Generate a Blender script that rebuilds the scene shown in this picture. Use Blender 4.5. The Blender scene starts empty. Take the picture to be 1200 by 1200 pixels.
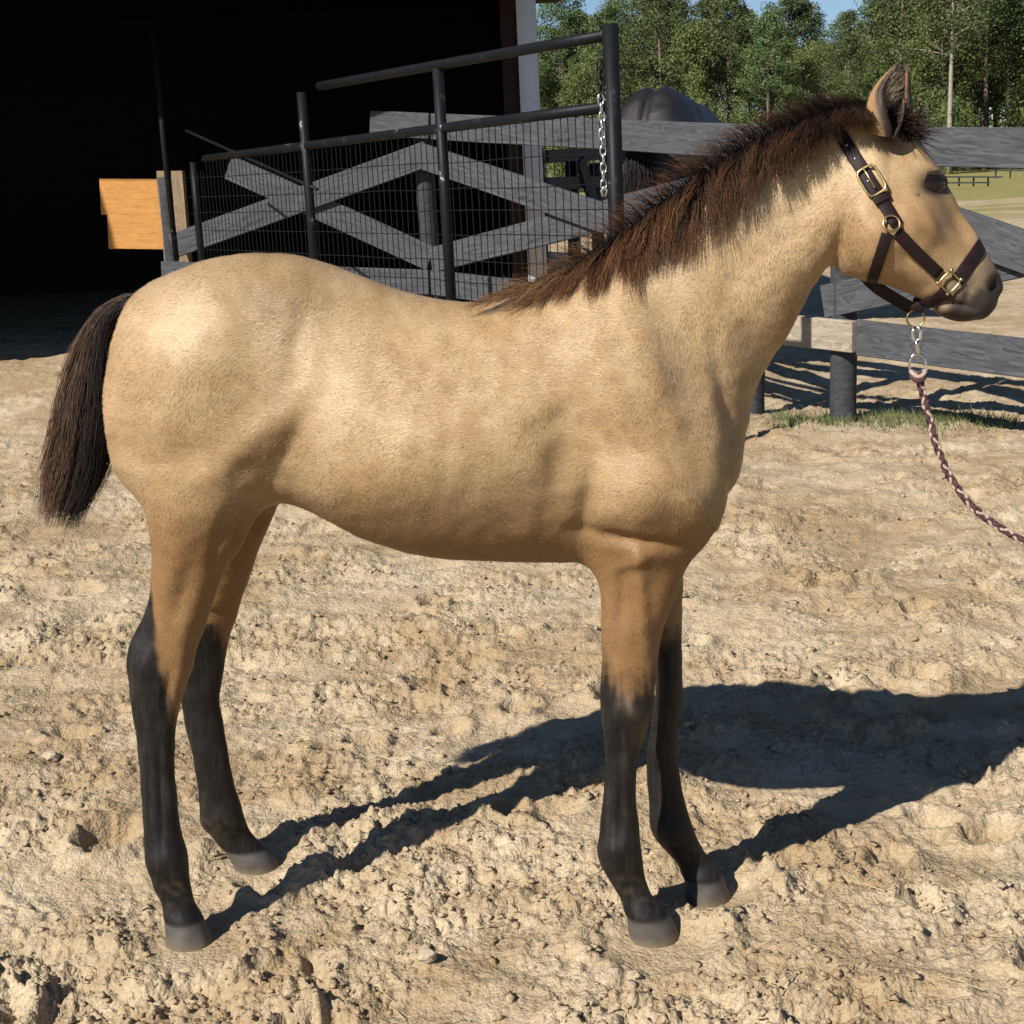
import bpy, bmesh, math, random
import numpy as np
from mathutils import Vector, Matrix
from mathutils.bvhtree import BVHTree
random.seed(7); rng = np.random.default_rng(7)
S = bpy.context.scene; COL = S.collection

# ------------------------------------------------------------------ camera
F = 1750.0; CH = 1.44
PITCH = math.atan(403 / F); ROLL = -0.05
RM = Matrix.Rotation(math.pi/2 - PITCH, 3, 'X') @ Matrix.Rotation(ROLL, 3, 'Z')
cam = bpy.data.cameras.new('camera'); camo = bpy.data.objects.new('camera', cam); COL.objects.link(camo)
cam.sensor_width = 36; cam.lens = 36 * F / 1200; cam.clip_start = 0.05; cam.clip_end = 2000
camo.matrix_world = Matrix.Translation((0, 0, CH)) @ RM.to_4x4()
S.camera = camo
# ------------------------------------------------------------------ light
SUN_EL = math.radians(39.5); SUN_AZ = math.radians(225)     # compass style: from behind-left of the camera
w = bpy.data.worlds.new('World'); S.world = w; w.use_nodes = True
nt = w.node_tree; nt.nodes.clear()
sky = nt.nodes.new('ShaderNodeTexSky'); sky.sky_type = 'NISHITA'; sky.sun_disc = False
sky.sun_elevation = SUN_EL; sky.sun_rotation = SUN_AZ; sky.air_density = 0.8; sky.dust_density = 0.0; sky.ozone_density = 4.0
bg = nt.nodes.new('ShaderNodeBackground'); bg.inputs[1].default_value = 0.058
ow = nt.nodes.new('ShaderNodeOutputWorld')
nt.links.new(sky.outputs[0], bg.inputs[0]); nt.links.new(bg.outputs[0], ow.inputs[0])
sl = bpy.data.lights.new('sun', 'SUN'); sl.energy = 5.0; sl.angle = math.radians(0.5); sl.color = (1.0, 0.945, 0.86)
so = bpy.data.objects.new('sun', sl); COL.objects.link(so)
SUN = Vector((math.sin(SUN_AZ)*math.cos(SUN_EL), math.cos(SUN_AZ)*math.cos(SUN_EL), math.sin(SUN_EL)))   # towards the sun
so.rotation_euler = SUN.to_track_quat('Z', 'Y').to_euler(); so.location = SUN * 30
S.view_settings.view_transform = 'Standard'; S.view_settings.look = 'None'
S.view_settings.exposure = 0.56; S.view_settings.gamma = 1; S.view_settings.use_curve_mapping = False
S.cycles.max_bounces = 6; S.cycles.diffuse_bounces = 2; S.cycles.glossy_bounces = 2
S.cycles.transparent_max_bounces = 6; S.cycles.caustics_reflective = False

# ------------------------------------------------------------------ helpers
RMn = np.array(RM)
def rays(px, py):
    d = np.stack([(np.asarray(px, float)-600)/F, -(np.asarray(py, float)-600)/F, -np.ones_like(np.asarray(px, float))], -1)
    return d @ RMn.T
def ground_at(px, py, z=0.0):
    d = rays(px, py); return Vector((0, 0, CH)) + Vector(d) * ((z-CH)/d[2])
def at_y(px, py, Y):
    d = rays(px, py); return Vector((0, 0, CH)) + Vector(d) * (Y/d[1])
def on_plane(px, py, A, B):
    """point of the vertical plane through A and B seen at a pixel of the photograph"""
    d = Vector(rays(px, py)); n = Vector((-(B[1]-A[1]), B[0]-A[0], 0)); o = Vector((0, 0, CH))
    return o + d * ((Vector((A[0], A[1], 0)) - o).dot(n) / d.dot(n))

def link_mesh(name, me, mats, parent=None):
    o = bpy.data.objects.new(name, me); COL.objects.link(o)
    for m in (mats if isinstance(mats, (list, tuple)) else [mats]): me.materials.append(m)
    if parent is not None: o.parent = parent
    return o
def mesh_np(name, verts, quads=None, tris=None, smooth=True):
    me = bpy.data.meshes.new(name)
    verts = np.ascontiguousarray(verts, np.float32).reshape(-1, 3)
    q = np.zeros((0, 4), np.int32) if quads is None else np.asarray(quads, np.int32).reshape(-1, 4)
    t = np.zeros((0, 3), np.int32) if tris is None else np.asarray(tris, np.int32).reshape(-1, 3)
    me.vertices.add(len(verts)); me.vertices.foreach_set('co', verts.ravel())
    loops = np.concatenate([q.ravel(), t.ravel()]).astype(np.int32)
    me.loops.add(len(loops)); me.loops.foreach_set('vertex_index', loops)
    st = np.concatenate([np.arange(len(q))*4, len(q)*4 + np.arange(len(t))*3]).astype(np.int32)
    me.polygons.add(len(st)); me.polygons.foreach_set('loop_start', st)
    if smooth: me.polygons.foreach_set('use_smooth', np.ones(len(st), bool))
    me.update(calc_edges=True)
    return me
def vcol(me, name, c):
    a = me.attributes.new(name, 'FLOAT_COLOR', 'POINT')
    c = np.asarray(c, np.float32)
    if c.shape[1] == 3: c = np.concatenate([c, np.ones((len(c), 1), np.float32)], 1)
    a.data.foreach_set('color', np.ascontiguousarray(c, np.float32).ravel())
def thing(name, label, cat, loc=(0, 0, 0), group=None):
    o = bpy.data.objects.new(name, None); COL.objects.link(o); o.location = loc
    o.empty_display_size = 0.1
    return tag(o, label, cat, group)
def tag(o, label, cat, group=None):
    o['label'] = label; o['category'] = cat
    if group: o['group'] = group
    return o
def kind(o, k):
    o['kind'] = k; return o
def world_parent(o, p):
    o.parent = p; o.matrix_parent_inverse = Matrix.Translation(p.location).inverted() if p.parent is None else p.matrix_world.inverted()

def catmull(P, n):
    P = np.asarray(P, float); P = P.reshape(len(P), -1)
    Q = np.concatenate([2*P[:1]-P[1:2], P, 2*P[-1:]-P[-2:-1]]); out = []
    for i in range(1, len(Q)-2):
        t = np.linspace(0, 1, n, endpoint=False)[:, None]
        a, b, c, d = Q[i-1], Q[i], Q[i+1], Q[i+2]
        out.append(0.5*((2*b) + (-a+c)*t + (2*a-5*b+4*c-d)*t**2 + (-a+3*b-3*c+d)*t**3))
    out.append(P[-1:]); return np.concatenate(out)
def tube_data(pts, rad, sides=8, cap=True, closed=False, ell=None, up=None):
    pts = np.asarray(pts, float); n = len(pts); rad = np.broadcast_to(np.asarray(rad, float), (n,))
    T = np.gradient(pts, axis=0) if not closed else np.roll(pts, -1, 0) - np.roll(pts, 1, 0)
    T /= np.linalg.norm(T, axis=1)[:, None] + 1e-12
    N = np.zeros_like(T); ref = np.array(up if up is not None else ([0, 0, 1] if abs(T[0, 2]) < 0.9 else [1, 0, 0]), float)
    for i in range(n):
        r = ref if (i == 0 or up is not None) else N[i-1]
        v = r - T[i]*np.dot(r, T[i]); N[i] = v/(np.linalg.norm(v)+1e-12)
    B = np.cross(T, N); a = np.linspace(0, 2*np.pi, sides, endpoint=False)
    e0, e1 = ell or (1, 1)
    V = (pts[:, None] + rad[:, None, None]*(np.cos(a)[None, :, None]*N[:, None]*e0 + np.sin(a)[None, :, None]*B[:, None]*e1)).reshape(-1, 3)
    i, j = np.meshgrid(np.arange(n if closed else n-1), np.arange(sides), indexing='ij')
    i2 = (i+1) % n; j2 = (j+1) % sides
    Q = np.stack([i*sides+j, i2*sides+j, i2*sides+j2, i*sides+j2], -1).reshape(-1, 4); Tt = []
    if cap and not closed:
        V = np.concatenate([V, pts[:1], pts[-1:]]); c0 = n*sides; c1 = c0+1
        for k in range(sides):
            Tt.append((c0, k, (k+1) % sides)); Tt.append((c1, (n-1)*sides+(k+1) % sides, (n-1)*sides+k))
    return V, Q, np.array(Tt, int).reshape(-1, 3)
def join_data(parts):
    V, Q, T, o = [], [], [], 0
    for v, q, t in parts:
        V.append(v); Q.append(np.asarray(q).reshape(-1, 4)+o); T.append(np.asarray(t).reshape(-1, 3)+o); o += len(v)
    return np.concatenate(V), np.concatenate(Q), np.concatenate(T)
def tube(name, pts, rad, mat, parent=None, sides=10, **k):
    return link_mesh(name, mesh_np(name, *tube_data(pts, rad, sides, **k)), mat, parent)
def board(name, A, B, h, t, mat, parent=None, off=0.0, bev=0.004, up=(0, 0, 1), wob=0.0):
    """sawn board from A to B: object x runs along the grain"""
    A, B = Vector(A), Vector(B); x = (B-A).normalized(); y = Vector(up).cross(x).normalized(); z = x.cross(y)
    L = (B-A).length; bm = bmesh.new(); ns = max(1, int(L/0.6))
    rings = []
    for i in range(ns+1):
        u = -L/2 + L*i/ns; dz = random.uniform(-1, 1)*wob; dy = random.uniform(-1, 1)*wob
        rings.append([bm.verts.new((u, sy*t/2+dy, sz*h/2+dz)) for sy, sz in ((-1, -1), (1, -1), (1, 1), (-1, 1))])
    for a, b in zip(rings, rings[1:]):
        for k in range(4): bm.faces.new((a[k], a[(k+1) % 4], b[(k+1) % 4], b[k]))
    bm.faces.new(rings[0][::-1]); bm.faces.new(rings[-1])
    bmesh.ops.recalc_face_normals(bm, faces=bm.faces)
    if bev: bmesh.ops.bevel(bm, geom=[e for e in bm.edges if e.calc_face_angle(0) > 1.0], offset=bev, segments=1, affect='EDGES')
    me = bpy.data.meshes.new(name); bm.to_mesh(me); bm.free()
    o = link_mesh(name, me, mat, None)
    M = Matrix((x, y, z)).transposed().to_4x4(); M.translation = (A+B)/2 + y*off
    if parent is not None: o.parent = parent; M = Matrix.Translation(parent.location).inverted() @ M
    o.matrix_local = M
    return o

# noise ------------------------------------------------------------
_perm = rng.permutation(4096); _gr = rng.uniform(0, 2*np.pi, 4096); _gx, _gy = np.cos(_gr).astype(np.float32), np.sin(_gr).astype(np.float32)
def pnoise(x, y, seed=0):
    xi = np.floor(x).astype(np.int64); yi = np.floor(y).astype(np.int64)
    fx = (x-xi).astype(np.float32); fy = (y-yi).astype(np.float32)
    ux = fx*fx*fx*(fx*(fx*6-15)+10); uy = fy*fy*fy*(fy*(fy*6-15)+10)
    def g(i, j, dx, dy):
        h = _perm[(_perm[(i+seed*131) & 4095] + j) & 4095]; return _gx[h]*dx + _gy[h]*dy
    a = g(xi, yi, fx, fy); b = g(xi+1, yi, fx-1, fy); c = g(xi, yi+1, fx, fy-1); d = g(xi+1, yi+1, fx-1, fy-1)
    return ((a+(b-a)*ux) + ((c+(d-c)*ux)-(a+(b-a)*ux))*uy)*1.5
def sstep(a, b, x):
    t = np.clip((x-a)/(b-a), 0, 1); return t*t*(3-2*t)

# materials --------------------------------------------------------
class NT:
    def __init__(s, name):
        s.m = bpy.data.materials.new(name); s.m.use_nodes = True; s.t = s.m.node_tree; s.t.nodes.clear()
        s.out = s.n('ShaderNodeOutputMaterial'); s.b = s.n('ShaderNodeBsdfPrincipled'); s.l(s.b.outputs[0], s.out.inputs[0])
    def n(s, k, **a):
        x = s.t.nodes.new(k)
        for q, v in a.items(): setattr(x, q, v)
        return x
    def l(s, a, b): s.t.links.new(a, b)
    def set(s, node, name, v):
        if hasattr(v, 'is_output'): s.l(v, node.inputs[name])
        else: node.inputs[name].default_value = v
    def coord(s, which='Object', scale=(1, 1, 1)):
        c = s.n('ShaderNodeTexCoord'); m = s.n('ShaderNodeMapping'); m.inputs['Scale'].default_value = scale
        s.l(c.outputs[which], m.inputs['Vector']); return m.outputs[0]
    def noise(s, vec, scale, detail=4, rough=0.6, dist=0.0):
        n = s.n('ShaderNodeTexNoise'); s.set(n, 'Vector', vec); n.inputs['Scale'].default_value = scale
        n.inputs['Detail'].default_value = detail; n.inputs['Roughness'].default_value = rough; n.inputs['Distortion'].default_value = dist
        return n.outputs['Fac']
    def ramp(s, fac, stops):
        r = s.n('ShaderNodeValToRGB'); s.l(fac, r.inputs[0]); e = r.color_ramp.elements
        while len(e) < len(stops): e.new(0.5)
        for k, (p, c) in zip(e, stops): k.position = p; k.color = (*c, 1) if len(c) == 3 else c
        return r.outputs[0]
    def mix(s, fac, a, b, mode='MIX'):
        m = s.n('ShaderNodeMix', data_type='RGBA', blend_type=mode)
        s.set(m, 0, fac)
        for i, v in ((6, a), (7, b)):
            if hasattr(v, 'is_output'): s.l(v, m.inputs[i])
            else: m.inputs[i].default_value = (*v, 1) if len(v) == 3 else v
        return m.outputs[2]
    def math(s, op, a, b=0.0):
        m = s.n('ShaderNodeMath', operation=op)
        for i, v in ((0, a), (1, b)):
            if hasattr(v, 'is_output'): s.l(v, m.inputs[i])
            else: m.inputs[i].default_value = v
        return m.outputs[0]
    def bump(s, h, strength, dist):
        b = s.n('ShaderNodeBump'); s.l(h, b.inputs['Height']); b.inputs['Strength'].default_value = strength; b.inputs['Distance'].default_value = dist
        s.l(b.outputs[0], s.b.inputs['Normal'])
    def pb(s, **k):
        for a, v in k.items():
            a = a.replace('_', ' ')
            if isinstance(v, tuple) and len(v) == 3: v = (*v, 1)
            s.set(s.b, a, v)
        return s.m
def plain(name, col, rough=0.6, metal=0.0, var=0.25, scale=30, bump=0.2, bd=0.002, spec=0.5):
    t = NT(name); v = t.coord(); n = t.noise(v, scale, 5, 0.65)
    c = t.ramp(n, [(0.3, tuple(x*(1-var) for x in col)), (0.7, tuple(min(1, x*(1+var)) for x in col))])
    if bump: t.bump(n, bump, bd)
    return t.pb(Base_Color=c, Roughness=rough, Metallic=metal, Specular_IOR_Level=spec)
def wood(name, dark, light, rough=0.8, ring=1.0):
    t = NT(name); v = t.coord('Object', (1.2, 14, 14)); n = t.noise(v, 3.0, 6, 0.65, 0.6)
    v2 = t.coord('Object', (0.6, 5, 5)); n2 = t.noise(v2, 2.2, 2, 0.5, 2.0)
    wv = t.math('FRACT', t.math('MULTIPLY', n2, 9.0)); f = t.math('ADD', t.math('MULTIPLY', n, 0.75), t.math('MULTIPLY', wv, 0.25*ring))
    c = t.ramp(f, [(0.25, dark), (0.75, light)]); t.bump(f, 0.5, 0.003)
    return t.pb(Base_Color=c, Roughness=rough, Specular_IOR_Level=0.3)

M_board = wood('weathered_black_board', (0.024, 0.025, 0.030), (0.098, 0.101, 0.114))
M_post = wood('weathered_black_post', (0.016, 0.017, 0.02), (0.06, 0.062, 0.07))
M_fresh = wood('bare_grey_wood', (0.16, 0.13, 0.10), (0.42, 0.36, 0.28))
M_orange = wood('orange_pine', (0.40, 0.18, 0.045), (0.62, 0.31, 0.09), 0.6)
M_tanpost = wood('tan_post_wood', (0.16, 0.11, 0.07), (0.34, 0.25, 0.16))
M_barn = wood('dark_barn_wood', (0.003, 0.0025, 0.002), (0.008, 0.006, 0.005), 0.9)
M_jamb = wood('brown_jamb_wood', (0.02, 0.010, 0.008), (0.05, 0.024, 0.017))
M_white = plain('white_trim_paint', (0.72, 0.72, 0.75), 0.55, var=0.05, scale=6)
M_roof = plain('dark_roof_metal', (0.03, 0.03, 0.032), 0.6)
M_gate = plain('black_gate_paint', (0.006, 0.007, 0.009), 0.55, var=0.5, scale=18, bump=0.25, spec=0.12)
t = NT('scuffed_black_pipe'); v = t.coord(); n_ = t.noise(v, 9, 5, 0.7)
M_gate = t.pb(Base_Color=t.ramp(n_, [(0.0, (0.004, 0.005, 0.006)), (0.60, (0.008, 0.009, 0.011)), (0.665, (0.03, 0.03, 0.033)), (0.70, (0.28, 0.27, 0.26))]), Roughness=0.5, Specular_IOR_Level=0.15)
M_wire = plain('black_wire', (0.008, 0.009, 0.010), 0.6, spec=0.15)
M_chain = plain('zinc_chain', (0.62, 0.62, 0.62), 0.3, 1.0, bump=0)
M_brass = plain('brass', (0.50, 0.38, 0.19), 0.36, 1.0, var=0.3, bump=0.05)
M_leather = plain('dark_leather', (0.015, 0.0065, 0.007), 0.58, var=0.45, scale=60, bump=0.35, bd=0.0008, spec=0.25)
M_edge = plain('leather_edge', (0.16, 0.085, 0.05), 0.6, scale=60)

# ------------------------------------------------------------------ ground
FOAL_HOOF = [ground_at(225, 1116), ground_at(303, 1018), ground_at(771, 1110), ground_at(832, 1055)]
def worley(x, y, seed):
    xi = np.floor(x).astype(np.int64); yi = np.floor(y).astype(np.int64); d = np.full(x.shape, 9.0, np.float32)
    for a in (-1, 0, 1):
        for b in (-1, 0, 1):
            h = _perm[(_perm[(xi+a+seed*57) & 4095] + yi+b) & 4095]; ox = (h % 64)/64.0; oy = (h//64)/64.0
            d = np.minimum(d, (xi+a+ox-x)**2+(yi+b+oy-y)**2)
    return np.sqrt(d)
def terrain(X, Y):
    """sand yard: trampled, clumpy, with hoof prints; rises gently to the barn"""
    z = 0.022*pnoise(X*1.1, Y*1.1, 1) + 0.018*pnoise(X*2.7, Y*2.7, 2)
    crumb = sstep(-0.25, 0.35, pnoise(X*1.7+9, Y*2.3, 3) + 0.35*pnoise(X*6, Y*6, 4))
    near = sstep(9.5, 5.0, Y)
    z += 0.026*pnoise(X*6.5, Y*7.5, 5) * (0.5+0.5*crumb)
    r1 = 1-np.abs(pnoise(X*11, Y*12, 6)); z += 0.015*(r1-0.7)*(0.35+0.65*crumb)
    r2 = pnoise(X*26, Y*28, 7); z += (0.0125*r2 - 0.008*np.maximum(r2, 0)**2)*(0.3+0.7*crumb)
    b1 = np.abs(pnoise(X*33+5, Y*36, 13)); z += (0.017*b1-0.004)*(0.2+0.8*crumb)
    b2 = np.abs(pnoise(X*62, Y*66, 8)); z += (0.010*b2-0.002)*(0.3+0.7*crumb)
    b3 = np.abs(pnoise(X*118, Y*125, 9)); z += 0.0045*b3*(0.4+0.6*crumb)*near
    wx = X+0.012*pnoise(X*30, Y*30, 14); wy = Y+0.012*pnoise(X*30+7, Y*30, 15)
    cr2 = sstep(-0.1, 0.3, pnoise(X*4.1, Y*4.6, 16)+0.3*pnoise(X*13, Y*13, 17))
    z += (0.017*np.maximum(0.75-worley(wx*30, wy*32, 1), 0)**0.8*(0.15+0.85*cr2) + 0.010*np.maximum(0.75-worley(wx*58, wy*62, 2), 0)*(0.35+0.65*crumb) + 0.0065*np.maximum(0.75-worley(wx*105, wy*112, 3), 0)*(0.4+0.6*crumb)*near)
    r = np.random.default_rng(5)
    for k in range(150):
        yy = 2.0 + 7*r.random()**1.5; xx = (r.random()*2-1)*0.62*yy; ang = r.random()*6.28; sz = 0.05+0.035*r.random(); dp = 0.012+0.026*r.random()
        m = (np.abs(X-xx) < 0.25) & (np.abs(Y-yy) < 0.25)
        if not m.any(): continue
        dx = X[m]-xx; dy = Y[m]-yy; c, s_ = math.cos(ang), math.sin(ang)
        q = np.sqrt((dx*c+dy*s_)**2 + ((-dx*s_+dy*c)*1.35)**2)/sz + 0.25*pnoise(dx*25+k, dy*25, 11)
        z[m] += dp*(-np.exp(-(q/0.85)**4) + 0.55*np.exp(-((q-1.25)/0.35)**2))
    # the furrow that runs to the bottom edge beside the near hind hoof
    a = ground_at(345, 1120); b = ground_at(372, 1200); dx = b.x-a.x; dy = b.y-a.y
    ll = math.hypot(dx, dy); t = ((X-a.x)*dx+(Y-a.y)*dy)/(ll*ll); sd = ((X-a.x)*dy-(Y-a.y)*dx)/ll + 0.016*pnoise(X*13, Y*13, 12) + 0.010*pnoise(X*30, Y*30, 18)
    mk = sstep(-0.15, 0.1, t)*sstep(2.2, 1.4, t)                # left of the line a ridge, right of it a steep drop
    z += mk*np.where(sd > 0, 0.020*np.exp(-(sd/0.09)**2), np.where(sd > -0.03, 0.020+0.030*sd/0.03, -0.010*np.exp(-((sd+0.03)/0.05)**2)))
    for h in FOAL_HOOF:                                    # hooves stand in shallow prints
        d = np.hypot(X-h.x, (Y-h.y)); m = np.exp(-(d/0.10)**4)
        z = z*(1-m) + m*0.006 + 0.013*np.exp(-((d-0.135)/0.035)**2)*(1+0.8*pnoise(X*9, Y*9, 19))
    z *= 1 - 0.5*sstep(6, 12, Y)
    z += 0.2*sstep(8.6, 10.5, Y)*sstep(2.4, 0.9, X - 0.0*Y)*sstep(60, 30, Y)
    return z
def ground_z(x, y):
    return float(terrain(np.array([float(x)]), np.array([float(y)]))[0])
NR, NC = 880, 780
yy = 1.35*np.exp(np.linspace(0, math.log(15/1.35), NR)); th = np.linspace(-0.66, 0.66, NC)
Yg = np.repeat(yy[:, None], NC, 1); Xg = Yg*th[None, :]
Xg = Xg + 0.0; Zg = terrain(Xg.ravel(), Yg.ravel()).reshape(NR, NC)
i, j = np.meshgrid(np.arange(NR-1), np.arange(NC-1), indexing='ij')
Q = np.stack([i*NC+j, i*NC+j+1, (i+1)*NC+j+1, (i+1)*NC+j], -1).reshape(-1, 4)
t = NT('sand'); v = t.coord('Object')
big = t.noise(v, 1.3, 4, 0.6); mid = t.noise(v, 7, 5, 0.7); fine = t.noise(v, 120, 4, 0.7); grit = t.noise(v, 420, 2, 0.6)
pale = t.mix(mid, (0.44, 0.36, 0.245), (0.62, 0.525, 0.385)); damp = t.mix(mid, (0.30, 0.215, 0.125), (0.45, 0.345, 0.215))
c = t.mix(t.ramp(t.math('ADD', t.math('MULTIPLY', big, 0.6), t.math('MULTIPLY', mid, 0.4)), [(0.42, (0, 0, 0)), (0.62, (1, 1, 1))]), damp, pale)
c = t.mix(t.ramp(fine, [(0.3, (0.0,)*3), (0.65, (1,)*3)]), t.mix(1.0, c, (0.72, 0.68, 0.62), 'MULTIPLY'), c)
c = t.mix(t.ramp(grit, [(0.35, (1,)*3), (0.42, (0,)*3)]), c, t.mix(1.0, c, (0.55, 0.5, 0.45), 'MULTIPLY'))
# the yard gives way to mown grass and a pale track further off
sx = t.n('ShaderNodeSeparateXYZ'); t.l(v, sx.inputs[0])
yv = t.math('ADD', sx.outputs[1], t.math('MULTIPLY', t.math('SUBTRACT', t.noise(v, 0.35, 4, 0.6), 0.5), 16.0))
gm = t.ramp(t.math('DIVIDE', yv, 100.0), [(0.30, (0,)*3), (0.335, (1,)*3), (0.355, (1,)*3), (0.375, (0.1,)*3), (0.40, (0.15,)*3), (0.43, (1,)*3)])
gr = t.mix(t.noise(v, 2.5, 5, 0.7), (0.16, 0.15, 0.055), (0.30, 0.27, 0.10))
c = t.mix(gm, c, gr)
h = t.math('ADD', t.math('MULTIPLY', fine, 0.7), t.math('MULTIPLY', grit, 0.4))
def vor(sc):
    n = t.n('ShaderNodeTexVoronoi'); t.l(v, n.inputs['Vector']); n.inputs['Scale'].default_value = sc; return n.outputs['Distance']
h = t.math('ADD', t.math('MULTIPLY', h, 0.6), t.math('ADD', t.math('MULTIPLY', vor(62), -0.8), t.math('MULTIPLY', vor(150), -0.55))); t.bump(h, 0.8, 0.0055)
M_sand = t.pb(Base_Color=c, Roughness=0.95, Specular_IOR_Level=0.15)
ground = kind(link_mesh('ground', mesh_np('ground', np.stack([Xg, Yg, Zg], -1), Q), M_sand), 'structure')
# ring of coarse ground out to the woods, joined a little below the yard
gx = np.concatenate([np.linspace(-420, -30, 14), np.linspace(-25, 25, 40), np.linspace(30, 420, 14)])
gy = np.concatenate([np.linspace(-60, -2, 8), np.linspace(0, 40, 60), np.linspace(45, 700, 30)])
XX, YY = np.meshgrid(gx, gy, indexing='ij'); ZZ = 0.2*sstep(8.6, 10.5, YY)*sstep(2.4, 0.9, XX)*sstep(60, 30, YY)
inner = (np.abs(XX) < 0.62*YY) & (YY > 1.6) & (YY < 14.2); ZZ = np.where(inner, ZZ-0.16, ZZ-0.012)
n1, n2 = XX.shape; i, j = np.meshgrid(np.arange(n1-1), np.arange(n2-1), indexing='ij')
Q = np.stack([i*n2+j, (i+1)*n2+j, (i+1)*n2+j+1, i*n2+j+1], -1).reshape(-1, 4)
kind(link_mesh('field', mesh_np('field', np.stack([XX, YY, ZZ], -1), Q), M_sand), 'structure')

# ------------------------------------------------------------------ horse builder: lofted ladders blended in a distance field
def ladder(field, axes, st, k=0.03, n=2.0, cap=0.03, sub=7, taper=0.0, cap0=None):
    """st rows: au, az, bu, bz, half width, centre offset sideways. axes = (us, ws, zs)."""
    us, ws, zs = axes
    P = catmull(np.asarray(st, float), sub)
    A, B, hw, wc = P[:, 0:2], P[:, 2:4], np.maximum(P[:, 4], 0.004), P[:, 5]
    C = (A+B)/2; H = (A-B)/2; hl = np.linalg.norm(H, axis=1)+1e-9; D = H/hl[:, None]
    fw = np.gradient(C, axis=0); N = np.stack([D[:, 1], -D[:, 0]], 1); N *= np.sign((N*fw).sum(1))[:, None]
    pad = 0.08
    mn = np.minimum(A, B).min(0)-pad; mx = np.maximum(A, B).max(0)+pad
    iu = np.where((us > mn[0]) & (us < mx[0]))[0]; iz = np.where((zs > mn[1]) & (zs < mx[1]))[0]
    wl, wh = (wc-hw).min()-pad, (wc+hw).max()+pad; iw = np.where((ws > wl) & (ws < wh))[0]
    U, Z = np.meshgrid(us[iu], zs[iz], indexing='ij'); p = np.stack([U.ravel(), Z.ravel()], 1).astype(np.float32)
    g = p[:, None, 0]*N[None, :, 0] + p[:, None, 1]*N[None, :, 1] - (C*N).sum(1)[None]
    sd = (p[:, None, 0]*D[None, :, 0] + p[:, None, 1]*D[None, :, 1] - (C*D).sum(1)[None])/hl[None]
    cross = (g[:, :-1] >= 0) & (g[:, 1:] < 0)
    tt = g[:, :-1]/(g[:, :-1]-g[:, 1:]+1e-12); sc = sd[:, :-1]*(1-tt)+sd[:, 1:]*tt
    key = np.where(cross, np.abs(sc), 1e3); kk = key.argmin(1); ar = np.arange(len(p)); ok = key[ar, kk] < 1e3
    tv = np.where(ok, kk+tt[ar, kk], 0.0); s = np.where(ok, sc[ar, kk], 9.0); e = np.zeros(len(p))
    for idx, sgn, lim in ((0, -1, 0), (-1, 1, len(P)-1)):          # beyond the two ends
        ge = g[:, idx]*sgn; m = (ge >= 0) & (~ok | (np.abs(sd[:, idx]) < np.abs(s))) & (ge < 0.15) & (np.abs(sd[:, idx]) < 3)
        m &= ~ok
        tv = np.where(m, lim, tv); s = np.where(m, sd[:, idx], s); e = np.where(m, ge, e)
    ti = np.arange(len(P)); f = lambda arr: np.interp(tv, ti, arr)
    hw_ = f(hw); a_ = f(hl); wc_ = f(wc); sc_ = np.minimum(a_, hw_)
    hw_ = hw_*(1 - taper*np.clip(s, -0.35, 1))
    base = np.abs(s)**n + (e/np.where(tv < 1, cap0 or cap, cap))**n
    sh = U.shape
    W = ws[iw][None, :, None]
    r = (base.reshape(sh)[:, None, :] + np.abs((W - wc_.reshape(sh)[:, None, :])/hw_.reshape(sh)[:, None, :])**n)**(1/n)
    val = ((r-1)*sc_.reshape(sh)[:, None, :]).astype(np.float32)
    sl_ = np.ix_(iu, iw, iz); old = field[sl_]
    hh = np.clip(0.5+0.5*(old-val)/k, 0, 1); field[sl_] = old*(1-hh)+val*hh - k*hh*(1-hh)

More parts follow.
